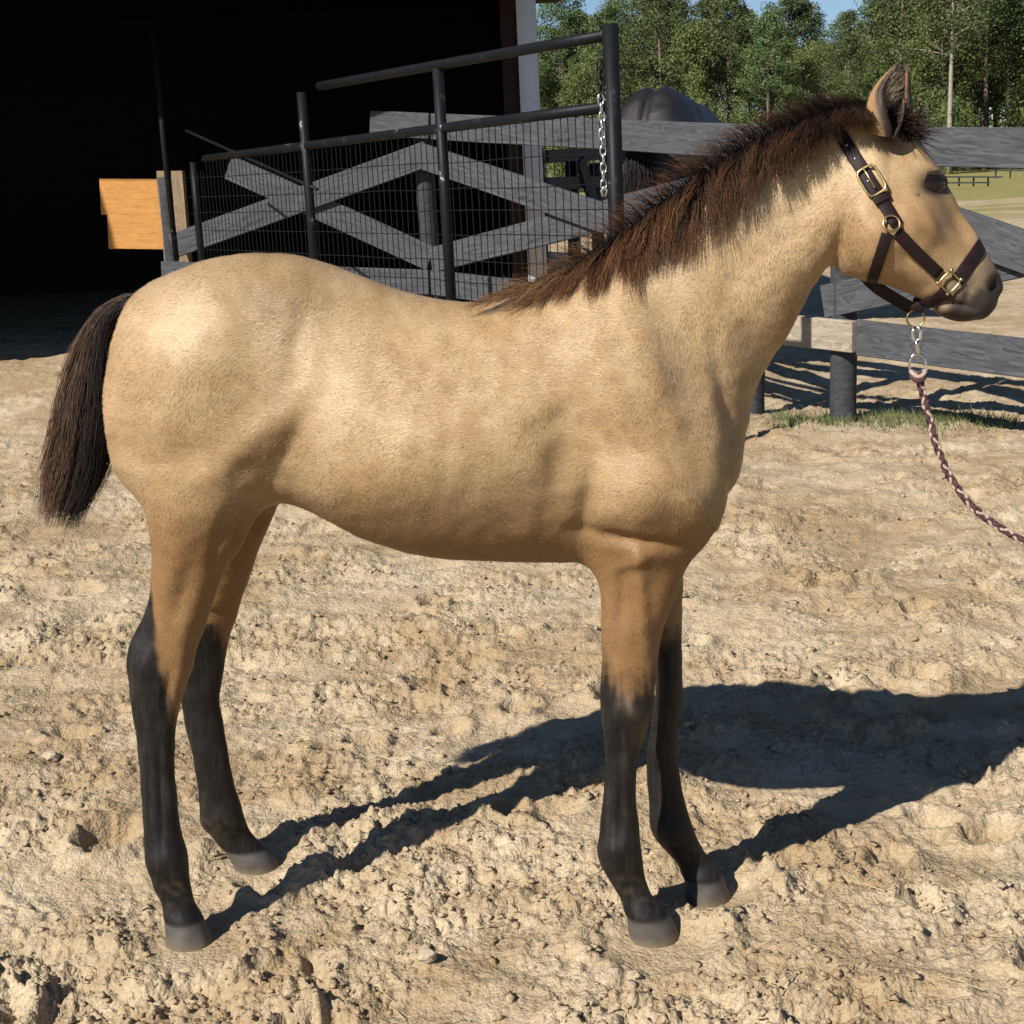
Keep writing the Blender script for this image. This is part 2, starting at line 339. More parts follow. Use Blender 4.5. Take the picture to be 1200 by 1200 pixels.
def surface_nets(D, org, h):
    ins = D < 0; nx, ny, nz = D.shape
    cnt = np.zeros((nx-1, ny-1, nz-1), np.uint8)
    for a in (0, 1):
        for b in (0, 1):
            for c in (0, 1): cnt += ins[a:nx-1+a, b:ny-1+b, c:nz-1+c]
    act = (cnt > 0) & (cnt < 8); ijk = np.argwhere(act); idv = np.full(act.shape, -1, np.int32); idv[act] = np.arange(len(ijk))
    cor = [(a, b, c) for a in (0, 1) for b in (0, 1) for c in (0, 1)]
    vals = np.stack([D[ijk[:, 0]+a, ijk[:, 1]+b, ijk[:, 2]+c] for a, b, c in cor], 1)
    acc = np.zeros((len(ijk), 3)); num = np.zeros(len(ijk))
    for p in range(8):
        for q in range(p+1, 8):
            if sum(abs(cor[p][m]-cor[q][m]) for m in range(3)) != 1: continue
            x = (vals[:, p] < 0) != (vals[:, q] < 0); tt = np.where(x, vals[:, p]/(vals[:, p]-vals[:, q]+1e-20), 0)
            pt = np.array(cor[p])[None]*(1-tt[:, None]) + np.array(cor[q])[None]*tt[:, None]
            acc += np.where(x[:, None], pt, 0); num += x
    V = np.asarray(org)[None] + (ijk + acc/num[:, None])*h
    Qs = []
    for ax in range(3):
        s0 = [slice(None)]*3; s1 = [slice(None)]*3; s0[ax] = slice(0, -1); s1[ax] = slice(1, None)
        a, b = ins[tuple(s0)], ins[tuple(s1)]; e = np.argwhere(a != b)
        o1, o2 = [(1, 2), (2, 0), (0, 1)][ax]
        e = e[(e[:, o1] > 0) & (e[:, o2] > 0) & (e[:, o1] < D.shape[o1]-1) & (e[:, o2] < D.shape[o2]-1)]
        flip = a[tuple(e.T)]
        def cid(d1, d2):
            c = e.copy(); c[:, o1] -= d1; c[:, o2] -= d2; return idv[tuple(c.T)]
        q = np.stack([cid(1, 1), cid(0, 1), cid(0, 0), cid(1, 0)], 1); q[~flip] = q[~flip][:, ::-1]
        Qs.append(q)
    return V, np.concatenate(Qs)
def vert_normals(V, Q):
    n = np.cross(V[Q[:, 2]]-V[Q[:, 0]], V[Q[:, 3]]-V[Q[:, 1]]); N = np.zeros_like(V)
    for k in range(4): np.add.at(N, Q[:, k], n)
    return N/(np.linalg.norm(N, axis=1)[:, None]+1e-12)
def smooth_mesh(V, Q, it=2, lam=0.5):
    E = np.concatenate([Q[:, [0, 1]], Q[:, [1, 2]], Q[:, [2, 3]], Q[:, [3, 0]]]); cnt = np.bincount(E[:, 0], minlength=len(V))[:, None]+1e-9
    for _ in range(it):
        for l in (lam, -lam*1.04):
            A = np.stack([np.bincount(E[:, 0], weights=V[E[:, 1], m], minlength=len(V)) for m in range(3)], 1)/cnt
            V = V + l*(A-V)
    return V

# the foal's own frame: u forward, w away from the camera, z up
YAW = -0.125; FO = Vector((0.0, 2.695, 0.0))
fu = np.array([math.cos(YAW), math.sin(YAW), 0]); fwv = np.array([-math.sin(YAW), math.cos(YAW), 0])
FOn = np.array(FO); CAM = np.array([0, 0, CH])
def foal_uz(px, py, wv=0.0):
    d = rays(px, py); tt = (((FOn - CAM) @ fwv) + np.asarray(wv))/(d @ fwv)
    p = CAM + d*tt[..., None]; return (p-FOn) @ fu, p[..., 2]
def foal_px(u, z, wv=0.0):
    p = FOn + np.outer(u, fu) + np.outer(np.broadcast_to(wv, np.shape(u)), fwv) + np.outer(z, [0, 0, 1])
    l = (p-CAM) @ RMn; return 600 + F*l[:, 0]/-l[:, 2], 600 - F*l[:, 1]/-l[:, 2]
def L(rows, wc=None):
    r = np.asarray(rows, float); wv = r[:, 5] if r.shape[1] > 5 else np.full(len(r), wc or 0.0)
    au, az = foal_uz(r[:, 0], r[:, 1], wv); bu, bz = foal_uz(r[:, 2], r[:, 3], wv)
    return np.stack([au, az, bu, bz, r[:, 4], wv], 1)
HW = [float((np.array(h)-FOn) @ fwv) for h in FOAL_HOOF]     # side offsets of nh, fh, nf, ff
HW = [HW[0]+0.03, HW[1], HW[2]+0.03, HW[3]]
def legw(rows, top, bot):
    r = np.asarray(rows, float); n = len(r); tt = np.linspace(0, 1, n)**0.8
    return np.concatenate([r, (top + (bot-top)*tt)[:, None]], 1)
torso = [(147,398,144,505,.085),(160,346,158,560,.145),(202,320,205,582,.172),(250,303,258,588,.19),(310,297,316,582,.20),
 (370,305,372,596,.203),(430,328,432,627,.208),(500,349,500,647,.210),(570,355,570,653,.205),(640,338,640,656,.190),(700,322,702,656,.170),
 (752,330,765,652,.158),(800,370,815,637,.145),(838,425,841,610,.115),(852,490,852,560,.06)]
neck = [(640,345,838,600,.145),(692,312,873,512,.125),(745,272,884,462,.100),(800,230,905,420,.080),(855,192,925,390,.070),(905,166,948,345,.066),
 (950,148,970,313,.066),(990,132,992,312,.066),(1020,130,1020,290,.066)]
head = [(1000,132,985,262,.058),(1038,140,985,302,.072),(1072,161,1005,326,.080),(1093,188,1028,331,.083),(1109,214,1050,338,.074),(1125,245,1067,345,.058),
 (1142,269,1082,355,.048),(1155,293,1092,361,.046),(1167,313,1100,369,.047),(1175,336,1121,377,.042),(1168,350,1144,375,.030)]
nh = [(150,545,325,560,.085),(172,597,307,592,.082),(179,635,283,640,.070),(179,665,265,667,.058),(176,697,250,702,.047),(166,725,240,735,.040),
 (153,752,231,760,.037),(149,776,225,783,.036),(152,800,218,803,.034),(157,840,208,842,.029),(162,882,204,880,.0245),(166,930,207,935,.0235),(169,968,211,968,.026),
 (171,1006,219,1003,.031),(179,1034,222,1035,.027),(190,1062,229,1060,.027),(194,1086,241,1084,.036),(195,1104,250,1104,.044),(198,1119,254,1116,.046)]
fh = [(190,560,332,575,.085),(200,600,324,597,.082),(210,640,304,640,.070),(212,668,294,672,.058),(206,698,283,702,.047),(203,722,276,728,.040),
 (206,750,268,752,.034),(211,790,262,790,.029),(213,825,257,825,.0255),(217,850,262,850,.0235),(225,880,267,882,.0235),(231,915,274,918,.025),(234,942,281,942,.028),
 (236,964,289,966,.031),(248,980,298,980,.027),(262,994,309,993,.027),(272,1007,318,1002,.036),(277,1018,329,1018,.044)]
nf = [(688,545,838,590,.075),(692,625,822,632,.064),(697,655,806,660,.054),(704,697,795,692,.047),(705,741,778,735,.040),
 (705,773,772,770,.035),(704,806,768,803,.034),(704,835,764,832,.036),(707,860,757,862,.033),(710,890,747,887,.025),(708,915,746,913,.023),
 (705,950,747,950,.024),(702,980,750,978,.029),(700,1000,752,1003,.032),(710,1024,756,1030,.027),(723,1046,765,1050,.027),
 (734,1072,781,1068,.035),(737,1093,792,1086,.043),(743,1112,801,1108,.046)]
ff = [(735,560,835,600,.070),(742,610,822,628,.062),(748,650,804,658,.050),(754,690,800,692,.044),(762,735,799,735,.038),
 (767,772,800,772,.034),(769,800,800,800,.034),(767,826,799,828,.033),(763,852,794,855,.028),(758,888,794,888,.0235),(758,915,798,915,.023),
 (761,945,805,945,.026),(764,975,814,975,.031),(778,994,823,994,.027),(792,1011,834,1010,.027),(801,1030,844,1024,.035),(802,1047,852,1041,.042),(807,1058,858,1057,.044)]
HS = 0.005
us = np.arange(-0.98, 1.12, HS); ws = np.arange(-0.34, 0.36, HS); zs = np.arange(-0.02, 1.66, HS)
fld = np.full((len(us), len(ws), len(zs)), 0.3, np.float32); ax = (us, ws, zs)
ladder(fld, ax, L(torso), k=0.02, n=2.05, cap=0.02, taper=0.05)
ladder(fld, ax, L(neck), k=0.05, n=2.0, cap=0.03, taper=0.18)
ladder(fld, ax, L(head), k=0.022, n=2.15, cap=0.010, taper=0.50)
ladder(fld, ax, L(legw(nh, -0.085, HW[0])), k=0.045, n=2.0, cap=0.010, cap0=0.07)
ladder(fld, ax, L(legw(fh, 0.085, HW[1])), k=0.045, n=2.0, cap=0.010, cap0=0.07)
ladder(fld, ax, L(legw(nf, -0.085, HW[2])), k=0.045, n=2.0, cap=0.010, cap0=0.07)
ladder(fld, ax, L(legw(ff, 0.075, HW[3])), k=0.045, n=2.0, cap=0.010, cap0=0.07)
fV, fQ = surface_nets(fld, (us[0], ws[0], zs[0]), HS); del fld
fV = smooth_mesh(fV, fQ, 3)
fN = vert_normals(fV, fQ)
PX, PY = foal_px(fV[:, 0], fV[:, 2], np.where((fV[:, 2] < 0.62) & (fV[:, 1] > 0), fV[:, 1], -np.abs(fV[:, 1])))       # side elevation of the foal, both sides alike
PXt, PYt = foal_px(fV[:, 0], fV[:, 2], fV[:, 1])
def blob(px, py, rx, ry, ang, X=None, Y=None):
    X = PX if X is None else X; Y = PY if Y is None else Y
    c, s_ = math.cos(math.radians(ang)), math.sin(math.radians(ang)); dx, dy = X-px, Y-py
    return np.exp(-((dx*c+dy*s_)/rx)**2 - ((-dx*s_+dy*c)/ry)**2)
side = np.abs(fN[:, 1])
disp = np.zeros(len(fV))
for px, py, rx, ry, ang, amp in [
    (225,400,60,45,-35,9),(205,480,55,70,0,6),(300,430,40,90,10,-7),(335,320,35,25,0,4),(265,545,45,60,15,7),(345,545,30,34,20,-5),(300,600,14,40,20,-4),
    (400,430,60,90,0,-3),(520,540,120,60,0,6),(455,560,60,50,25,4),(660,540,24,60,8,-7),(640,420,40,60,20,-3),
    (760,575,60,42,-10,12),(800,470,36,90,-22,-9),(770,440,24,90,-22,6),(735,470,40,80,-15,4),(850,540,26,60,-12,5),(700,400,30,60,25,3),
    (745,632,60,9,8,-7),(690,590,14,50,10,-7),(640,500,34,14,-35,-2),(250,350,16,34,-30,3),(350,400,16,60,12,-4),(290,520,60,16,-35,4),(340,520,12,40,25,-5),(215,610,20,40,0,3),(260,625,10,40,20,-4),(188,925,4,55,-2,-2.5),(727,935,4,50,0,-2.5),(170,775,10,22,8,3),(196,810,6,24,10,-2.5),(748,842,12,16,0,3.5),(728,842,6,20,0,-2.5),(194,1008,20,15,0,3),(726,996,20,15,0,3),(205,1045,13,15,0,-2.2),(742,1042,13,15,0,-2.2),(733,838,22,20,0,2.5),(728,884,16,12,0,-2),(160,776,14,20,0,3),(185,852,16,16,0,-1.8),(262,962,18,13,0,3),(787,972,18,13,0,3),(215,735,14,20,0,3),(782,800,16,18,0,2.5),(172,930,2.6,60,-2,1.6),(709,930,2.6,55,1,1.6),(745,655,26,8,-30,3),(735,600,40,20,0,4),(852,470,10,60,-12,-4),(815,600,20,30,10,5),(880,300,90,30,-55,-3),(940,250,30,70,35,-5),(880,380,22,90,-32,-6),(905,300,40,60,-40,3),
    (1122,256,38,11,60,-4),(1092,264,36,8,58,2.5),(1022,285,34,36,0,8),(985,290,10,50,15,-6),(1078,262,30,9,35,4),(1062,300,24,16,35,-4),(1060,200,34,16,20,3),(1093,216,13,10,15,-5),(1095,199,18,6,15,5),
    (1152,322,16,12,20,4),(1166,334,7,10,10,-6),(1120,357,26,3,12,-3.5),(1135,345,4,16,25,-2),(1108,362,10,8,0,3),
    (215,690,14,46,14,-4),(165,760,10,30,8,-3),(212,772,12,22,0,3),(738,830,16,16,0,3),(728,700,8,50,4,-3),(752,690,8,60,-4,3),(760,640,30,30,0,4)]:
    disp += 2.2*amp/1000*blob(px, py, rx, ry, ang)*side
rib = 0.0006*np.cos((PX+0.18*(PY-500)+8*pnoise(PX*0.01, PY*0.01, 23))*2*np.pi/34)*blob(520, 520, 110, 80, 0)*side
coro = 0.0014*np.exp(-((fV[:, 2]-0.060)/0.009)**2) - 0.0016*np.exp(-((fV[:, 2]-0.088)/0.014)**2)
disp += rib + coro
nz_ = pnoise(PX*0.02+fV[:, 1]*3, PY*0.02, 21)*0.0017 + pnoise(PX*0.05+fV[:, 1]*9, PY*0.05+fV[:, 1]*5, 22)*0.0010
fV = fV + fN*(disp+nz_)[:, None]; fN = vert_normals(fV, fQ)

# coat colour --------------------------------------------------------
def lerp(a, b, m): return a + (np.asarray(b)-a)*m[:, None]
def coat_colours(PX, PY, side_w, Z):
    n = len(PX); nA = pnoise(PX*0.011+3, PY*0.013, 31); nB = pnoise(PX*0.035, PY*0.035, 32); nC = pnoise(PX*0.09, PY*0.12, 33)
    c = np.tile(np.array([0.36, 0.240, 0.124]), (n, 1))
    c = lerp(c, (0.50, 0.375, 0.222), np.clip(0.35 + 0.6*nA + 0.3*nB, 0, 1)*0.75)
    c = lerp(c, (0.31, 0.195, 0.09), np.clip(0.2 - 0.55*nB + 0.6*nC, 0, 1)*0.5)
    # lower body and upper legs run to orange tan
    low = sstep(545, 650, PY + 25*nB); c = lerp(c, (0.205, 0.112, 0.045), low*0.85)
    # smoky band along the back and the hip
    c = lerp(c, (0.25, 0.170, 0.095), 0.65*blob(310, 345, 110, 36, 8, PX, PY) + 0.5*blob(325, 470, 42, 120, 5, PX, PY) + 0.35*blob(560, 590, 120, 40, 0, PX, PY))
    c = lerp(c, (0.58, 0.45, 0.30), 0.65*blob(215, 375, 55, 40, -25, PX, PY) + 0.5*blob(395, 450, 28, 120, 8, PX, PY) + 0.65*blob(890, 235, 60, 60, 0, PX, PY) + 0.5*blob(1000, 190, 30, 40, 0, PX, PY) + 0.4*blob(800, 330, 60, 40, 0, PX, PY))  # cream patches of the coat, partly sun sheen painted into the colour
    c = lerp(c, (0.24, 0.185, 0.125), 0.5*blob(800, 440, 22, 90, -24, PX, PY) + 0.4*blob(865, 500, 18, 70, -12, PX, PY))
    # black points: legs
    nj = 14*nB + 10*nC
    hind = PX < 460
    backedge = np.where(hind, np.clip((190 - PX)/30, -1, 2.2), 0)       # black runs up the rear of the near hock
    fh_leg = hind & (side_w > 0.03)
    tnh = np.interp(PX, [150, 176, 180, 184, 190, 198, 207, 216], [672, 690, 724, 762, 795, 822, 850, 866]); tfh = np.interp(PX, [205, 235, 255, 268, 276], [690, 712, 738, 772, 795])
    tnf = np.interp(PX, [700, 706, 718, 735, 752, 766], [768, 776, 800, 812, 808, 800]); tff = np.interp(PX, [765, 780, 800], [750, 742, 735])
    top = np.where(hind, np.where(fh_leg, tfh, tnh), np.where(side_w > 0, tff, tnf)) + 0.8*nj + 13*pnoise(PX*0.22, PY*0.03, 35)
    blk = sstep(-30, 24, PY-top)*(PY > 640)*~((side_w > 0.02) & (Z > 0.585))
    black = np.array([0.0075, 0.0065, 0.0065]); grey = np.array([0.019, 0.0165, 0.0155])
    legc = black[None] + (grey-black)[None]*np.clip(0.25+0.7*nB+0.4*nC, 0, 1)[:, None]
    strk = pnoise(PX*0.28, PY*0.022, 36); legc = lerp(legc, (0.038, 0.032, 0.028), np.clip(strk*1.1, 0, 1)*0.7)
    front_hind = hind & ~fh_leg & (PX > 500)
    legc = np.where((front_hind & (PY < 880))[:, None], legc*0.5 + np.array([0.15, 0.075, 0.03])[None]*0.5*sstep(900, 800, PY)[:, None], legc)
    kn = blob(752, 858, 9, 26, 0, PX, PY)*(side_w < 0); legc = lerp(legc, (0.10, 0.075, 0.045), kn*0.75)
    fet = np.exp(-((Z-0.115)/0.03)**2); legc = lerp(legc, (0.07, 0.052, 0.036), np.clip(fet*(0.15+0.9*nC), 0, 0.6))
    c = c*(1-blk)[:, None] + legc*blk[:, None]
    # hooves
    hoof = sstep(0.056, 0.046, Z + 0.010*np.where(PX > 460, (PX-770)/30, (PX-225)/30).clip(-1.5, 1.5)*0)
    hf = np.array([0.088, 0.080, 0.074])[None] + 0.022*pnoise(PX*0.06, Z*60, 34)[:, None]
    c = c*(1-hoof)[:, None] + hf*hoof[:, None]
    dust = np.exp(-(Z/0.016)**2)*0.35; c = lerp(c, (0.34, 0.25, 0.15), dust)
    # face
    c = lerp(c, (0.30, 0.18, 0.085), 0.6*blob(1085, 262, 50, 22, 40, PX, PY) + 0.35*blob(1020, 290, 30, 36, 0, PX, PY))
    nose = sstep(-12, 16, (PX-1108)*0.75+(PY-333)*0.9 + 6*nC)*sstep(1070, 1085, PX)
    c = lerp(c, (0.135, 0.105, 0.075), nose*0.85)
    dk = sstep(-8, 12, (PX-1108)*0.15+(PY-345)*1.0 + 7*nC)*sstep(1086, 1102, PX); c = lerp(c, (0.026, 0.022, 0.021), dk*0.93)
    c = lerp(c, (0.022, 0.018, 0.017), np.clip(1.5*blob(1168, 334, 8, 15, 8, PX, PY), 0, .97))
    c = lerp(c, (0.30, 0.22, 0.16), 0.85*blob(1106, 359, 7, 6, -30, PX, PY))
    c = lerp(c, (0.045, 0.032, 0.026), np.clip(1.6*blob(1097, 219, 16, 11, 12, PX, PY), 0, 0.95) + 0.0)
    c = lerp(c, (0.10, 0.065, 0.04), 0.7*blob(1100, 197, 16, 8, 25, PX, PY) + 0.35*blob(1105, 245, 12, 34, -25, PX, PY))  # brow tint, plus face-front shade painted in below the eye
    c = lerp(c, (0.03, 0.022, 0.018), np.clip(blob(1076, 229, 2.6, 1.8, 0, PX, PY)*1.2, 0, 0.95))
    c = lerp(c, (0.045, 0.034, 0.028), 0.8*blob(1042, 162, 20, 15, 40, PX, PY))
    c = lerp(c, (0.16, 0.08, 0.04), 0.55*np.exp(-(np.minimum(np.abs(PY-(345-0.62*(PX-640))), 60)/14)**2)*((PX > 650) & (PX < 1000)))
    # flank crease behind the stifle, elbow crease
    return np.clip(c, 0.004, 1)
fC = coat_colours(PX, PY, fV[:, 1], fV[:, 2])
foal = thing('foal', 'golden buckskin foal with dark mane and black legs standing side-on in the sand', 'horse', FO)
def foal_w(P):                       # foal frame -> coordinates of the foal Empty
    P = np.asarray(P, float); return np.outer(P[:, 0], fu) + np.outer(P[:, 1], fwv) + np.outer(P[:, 2], [0, 0, 1])

# ears: cupped shells joined into the body mesh
def ear(tip, base, wc_b, wc_t, open_u, open_w):
    nu, na = 16, 15
    bu, bz = foal_uz(np.array(base[0]), np.array(base[1]), np.array(wc_b)); tu, tz = foal_uz(np.array(tip[0]), np.array(tip[1]), np.array(wc_t))
    b = np.array([bu, wc_b, bz]); tp = np.array([tu, wc_t, tz]); axd = (tp-b); Ln = np.linalg.norm(axd); axd /= Ln
    o = np.array([open_u, open_w, 0.0]); o -= axd*o.dot(axd); o /= np.linalg.norm(o); sd_ = np.cross(axd, o)
    outer, inner = [], []
    for i_ in range(nu):
        t_ = i_/(nu-1); r = 0.032*(math.sin(math.pi*min(1, (0.22+0.78*t_)))**0.75)*(1.0 if t_ < .97 else .5) + 0.0015
        half = math.radians(178 - 72*min(1, t_*1.7)); bow = 0.010*math.sin(math.pi*t_)
        c0 = b + axd*Ln*t_ - o*bow
        for lst, rr in ((outer, r), (inner, max(r-0.0042, 0.0006))):
            for k_ in range(na):
                a_ = math.pi + (k_/(na-1)*2-1)*half
                lst.append(c0 + o*math.cos(a_)*rr*1.0 + sd_*math.sin(a_)*rr*0.92)
    n = nu*na; V = np.array(outer+inner); Qf = []
    for i_ in range(nu-1):
        for k_ in range(na-1):
            a_ = i_*na+k_; Qf.append((a_, a_+1, a_+na+1, a_+na)); Qf.append((n+a_, n+a_+na, n+a_+na+1, n+a_+1))
        for k_ in (0, na-1):
            a_ = i_*na+k_; Qf.append((a_, a_+na, n+a_+na, n+a_) if k_ == 0 else (a_, n+a_, n+a_+na, a_+na))
    for k_ in range(na-1):
        a_ = (nu-1)*na+k_; Qf.append((a_, a_+1, n+a_+1, n+a_))
    C = np.zeros((2*n, 3))
    for q in range(2*n):
        t_ = (q % n)//na/(nu-1); k_ = abs(((q % n) % na)/(na-1)*2-1); rim = max(sstep(0.66, 0.84, np.array(k_)), sstep(0.86, 0.97, np.array(t_)))
        if q < n: cc = np.array([0.36, 0.23, 0.115])*(1-rim)+np.array([0.03, 0.018, 0.014])*rim
        else:
            fz = sstep(0.32, 0.55, np.array(t_)); cc = np.array([0.02, 0.016, 0.014])*(1-fz) + np.array([0.42, 0.36, 0.27])*fz; cc = cc*(1-rim)+np.array([0.05, 0.03, 0.022])*rim
        C[q] = cc
    return V, np.array(Qf), C, (b, axd, Ln, o, sd_)
e1 = ear((1057, 73), (1034, 160), -0.050, -0.052, 0.62, -0.80)
e2 = ear((1062, 80), (1046, 158), 0.048, 0.072, 0.80, 0.62)
bodyV, bodyQ, bodyC = fV, fQ, fC
def orient(e):
    V, Qf, C, ax_ = e; n = len(V)//2; N_ = vert_normals(V, Qf); ctr = np.repeat(V[:n].reshape(16, 15, 3).mean(1), 15, 0)
    return (V, Qf, C, ax_) if ((V[:n]-ctr)*N_[:n]).sum() > 0 else (V, Qf[:, ::-1], C, ax_)
e1, e2 = orient(e1), orient(e2)
for e in (e1, e2):
    bodyQ = np.concatenate([bodyQ, e[1]+len(bodyV)]); bodyV = np.concatenate([bodyV, e[0]]); bodyC = np.concatenate([bodyC, e[2]])
t = NT('buckskin_coat'); at = t.n('ShaderNodeAttribute'); at.attribute_name = 'coat'
v = t.coord('Object', (40, 90, 130)); hair = t.noise(v, 5.0, 4, 0.7, 0.4); v2 = t.coord('Object'); mot = t.noise(v2, 34, 4, 0.65)
c = t.mix(t.ramp(hair, [(0.3, (0,)*3), (0.7, (1,)*3)]), t.mix(1.0, at.outputs[0], (0.74, 0.69, 0.62), 'MULTIPLY'), t.mix(1.0, at.outputs[0], (1.14, 1.13, 1.10), 'MULTIPLY'))
c = t.mix(t.ramp(mot, [(0.35, (0.35,)*3), (0.65, (0,)*3)]), c, t.mix(1.0, c, (0.80, 0.72, 0.62), 'MULTIPLY'))
t.bump(t.math('ADD', hair, t.math('MULTIPLY', mot, 0.5)), 0.16, 0.002)
M_coat = t.pb(Base_Color=c, Roughness=0.55, Specular_IOR_Level=0.28, Sheen_Weight=0.015, Sheen_Roughness=0.4)
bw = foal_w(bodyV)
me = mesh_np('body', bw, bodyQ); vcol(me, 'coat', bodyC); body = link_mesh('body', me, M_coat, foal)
BVH = BVHTree.FromPolygons([tuple(p) for p in bw], [tuple(int(a) for a in q) for q in fQ])       # in the foal's Empty space
BVHN = foal_w(fN)
def cast_side(px, py, near=True, wv=-0.06):
    """point of the foal's skin at a spot of its side elevation"""
    u, z = foal_uz(np.array(float(px)), np.array(float(py)), np.array(wv)); o = Vector(fu)*float(u) + Vector((0, 0, float(z)))
    l = Vector(fwv); s_ = -1 if near else 1
    for _ in range(3):
        hit = BVH.ray_cast(o + l*s_*0.6, l*-s_)
        if hit[0] is None: break
        u, z = foal_uz(np.array(float(px)), np.array(float(py)), np.array(-abs(hit[0].dot(l)))); o = Vector(fu)*float(u) + Vector((0, 0, float(z)))
    if hit[0] is None:
        q = BVH.find_nearest(o); return q[0], q[1]
    return hit[0], hit[1]

# eyes ---------------------------------------------------------------
t = NT('dark_eye'); M_eye = t.pb(Base_Color=(0.010, 0.006, 0.005), Roughness=0.05, Specular_IOR_Level=0.42)
M_fold = plain('eyelid_fold_skin', (0.21, 0.14, 0.078), 0.6, var=.3, scale=150, bump=0.3)
M_lid = plain('eyelid_skin', (0.026, 0.020, 0.018), 0.35, bump=0.1)
for near in (True, False):
    p, nrm = cast_side(1093, 216, near, -0.07); s_ = -1 if near else 1
    fx = Vector(fu); upv = Vector((0, 0, 1)); nl = (Vector(fwv)*s_*0.9 + fx*0.42).normalized()
    ctr = p - nl*0.0068
    V = []; nu, nv = 14, 20
    for a in range(nu+1):
        for b in range(nv):
            ph, th_ = math.pi*a/nu, 2*math.pi*b/nv; V.append((0.0240*math.sin(ph)*math.cos(th_), 0.0195*math.sin(ph)*math.sin(th_), 0.0175*math.cos(ph)))
    Qe = [(a*nv+b, a*nv+(b+1) % nv, (a+1)*nv+(b+1) % nv, (a+1)*nv+b) for a in range(nu) for b in range(nv)]
    eo = link_mesh('eye', mesh_np('eye', np.array(V), Qe), M_eye, foal)
    xax = (fx - nl*fx.dot(nl)).normalized(); zax = nl.cross(xax)
    eo.matrix_local = Matrix.Translation(ctr) @ Matrix((xax, zax, nl)).transposed().to_4x4() @ Matrix.Diagonal((1.2, 1.22, 1.05, 1))
    ups = 1 if zax.z > 0 else -1
    esurf = lambda X_, Y_: math.sqrt(max(0.02, 1-(X_/0.0240)**2-(Y_/0.0195)**2))*0.0175
    for nm, sg, ry, r0_, r1_, lift, mt in (('upper_eyelid', 1, 0.0146, 0.0018, 0.0030, 0.0008, M_lid), ('lower_eyelid', -1, 0.0130, 0.0016, 0.0022, 0.0000, M_lid), ('eyelid_fold', 1, 0.0200, 0.0016, 0.0038, -0.0030, M_fold)):
        pts = []
        for k_ in range(17):
            a = math.pi*k_/16; X_ = math.cos(a)*0.0228; Y_ = (math.sin(a)**0.85*ry*sg - 0.0035*(X_/0.0228)*(0.6 if nm == 'eyelid_fold' else 1))*ups
            pts.append((X_, Y_, esurf(X_, min(abs(Y_), 0.0160))+lift))
        tube(nm, pts, [r0_+(r1_-r0_)*math.sin(math.pi*k_/16) for k_ in range(17)], mt, eo, 10)

# hair ---------------------------------------------------------------
def hair_mat(name, rough=0.42, spec=0.5):
    t = NT(name); at = t.n('ShaderNodeAttribute'); at.attribute_name = 'hair'
    return t.pb(Base_Color=at.outputs[0], Roughness=rough, Specular_IOR_Level=spec)
M_mane = hair_mat('mane_hair', 0.5, 0.22); M_fur = hair_mat('coat_hair', 0.46, 0.44)
def strand_mesh(name, P, rad, cols, parent, mat):
    """P (N,K,3) paths, rad (N,K) radii, cols (N,K,3): three-sided tapering strands"""
    N, K, _ = P.shape; T = np.gradient(P, axis=1); T /= np.linalg.norm(T, axis=2)[..., None]+1e-9
    r = rng.normal(size=(N, 1, 3)); A = np.cross(T, r); A /= np.linalg.norm(A, axis=2)[..., None]+1e-9; B = np.cross(T, A)
    ang = np.array([0, 2.094, 4.189]); V = P[:, :, None] + rad[:, :, None, None]*(np.cos(ang)[None, None, :, None]*A[:, :, None] + np.sin(ang)[None, None, :, None]*B[:, :, None])
    idx = np.arange(N*K*3).reshape(N, K, 3); a = idx[:, :-1]; b = idx[:, 1:]
    Qh = np.stack([a, np.roll(a, -1, 2), np.roll(b, -1, 2), b], -1).reshape(-1, 4)
    me = mesh_np(name, V.reshape(-1, 3), Qh); vcol(me, 'hair', np.repeat(cols[:, :, None], 3, 2).reshape(-1, 3))
    return kind(link_mesh(name, me, mat, parent), 'stuff')
def out_of_skin(P, gap, jit=0.0):
    P = P.copy()
    for i_ in range(P.shape[0]):
        g_ = gap + jit*random.random()
        for k_ in range(1, P.shape[1]):
            q = BVH.find_nearest(Vector(P[i_, k_]), 0.08)
            if q[0] is None: continue
            d = (Vector(P[i_, k_])-q[0]).dot(q[1])
            if d < g_: P[i_, k_] = np.array(q[0] + q[1]*g_*(0.3+0.7*k_/(P.shape[1]-1)))
    return P
def bez(P0, P1, P2, P3, K):
    t_ = np.linspace(0, 1, K)[None, :, None]; return (1-t_)**3*P0[:, None]+3*(1-t_)**2*t_*P1[:, None]+3*(1-t_)*t_**2*P2[:, None]+t_**3*P3[:, None]
def side_pt(px, py, wv): 
    u, z = foal_uz(np.asarray(px, float), np.asarray(py, float), np.asarray(wv, float)*np.ones(np.shape(px))); return foal_w(np.stack([u, wv*np.ones(np.shape(u)), z], 1))
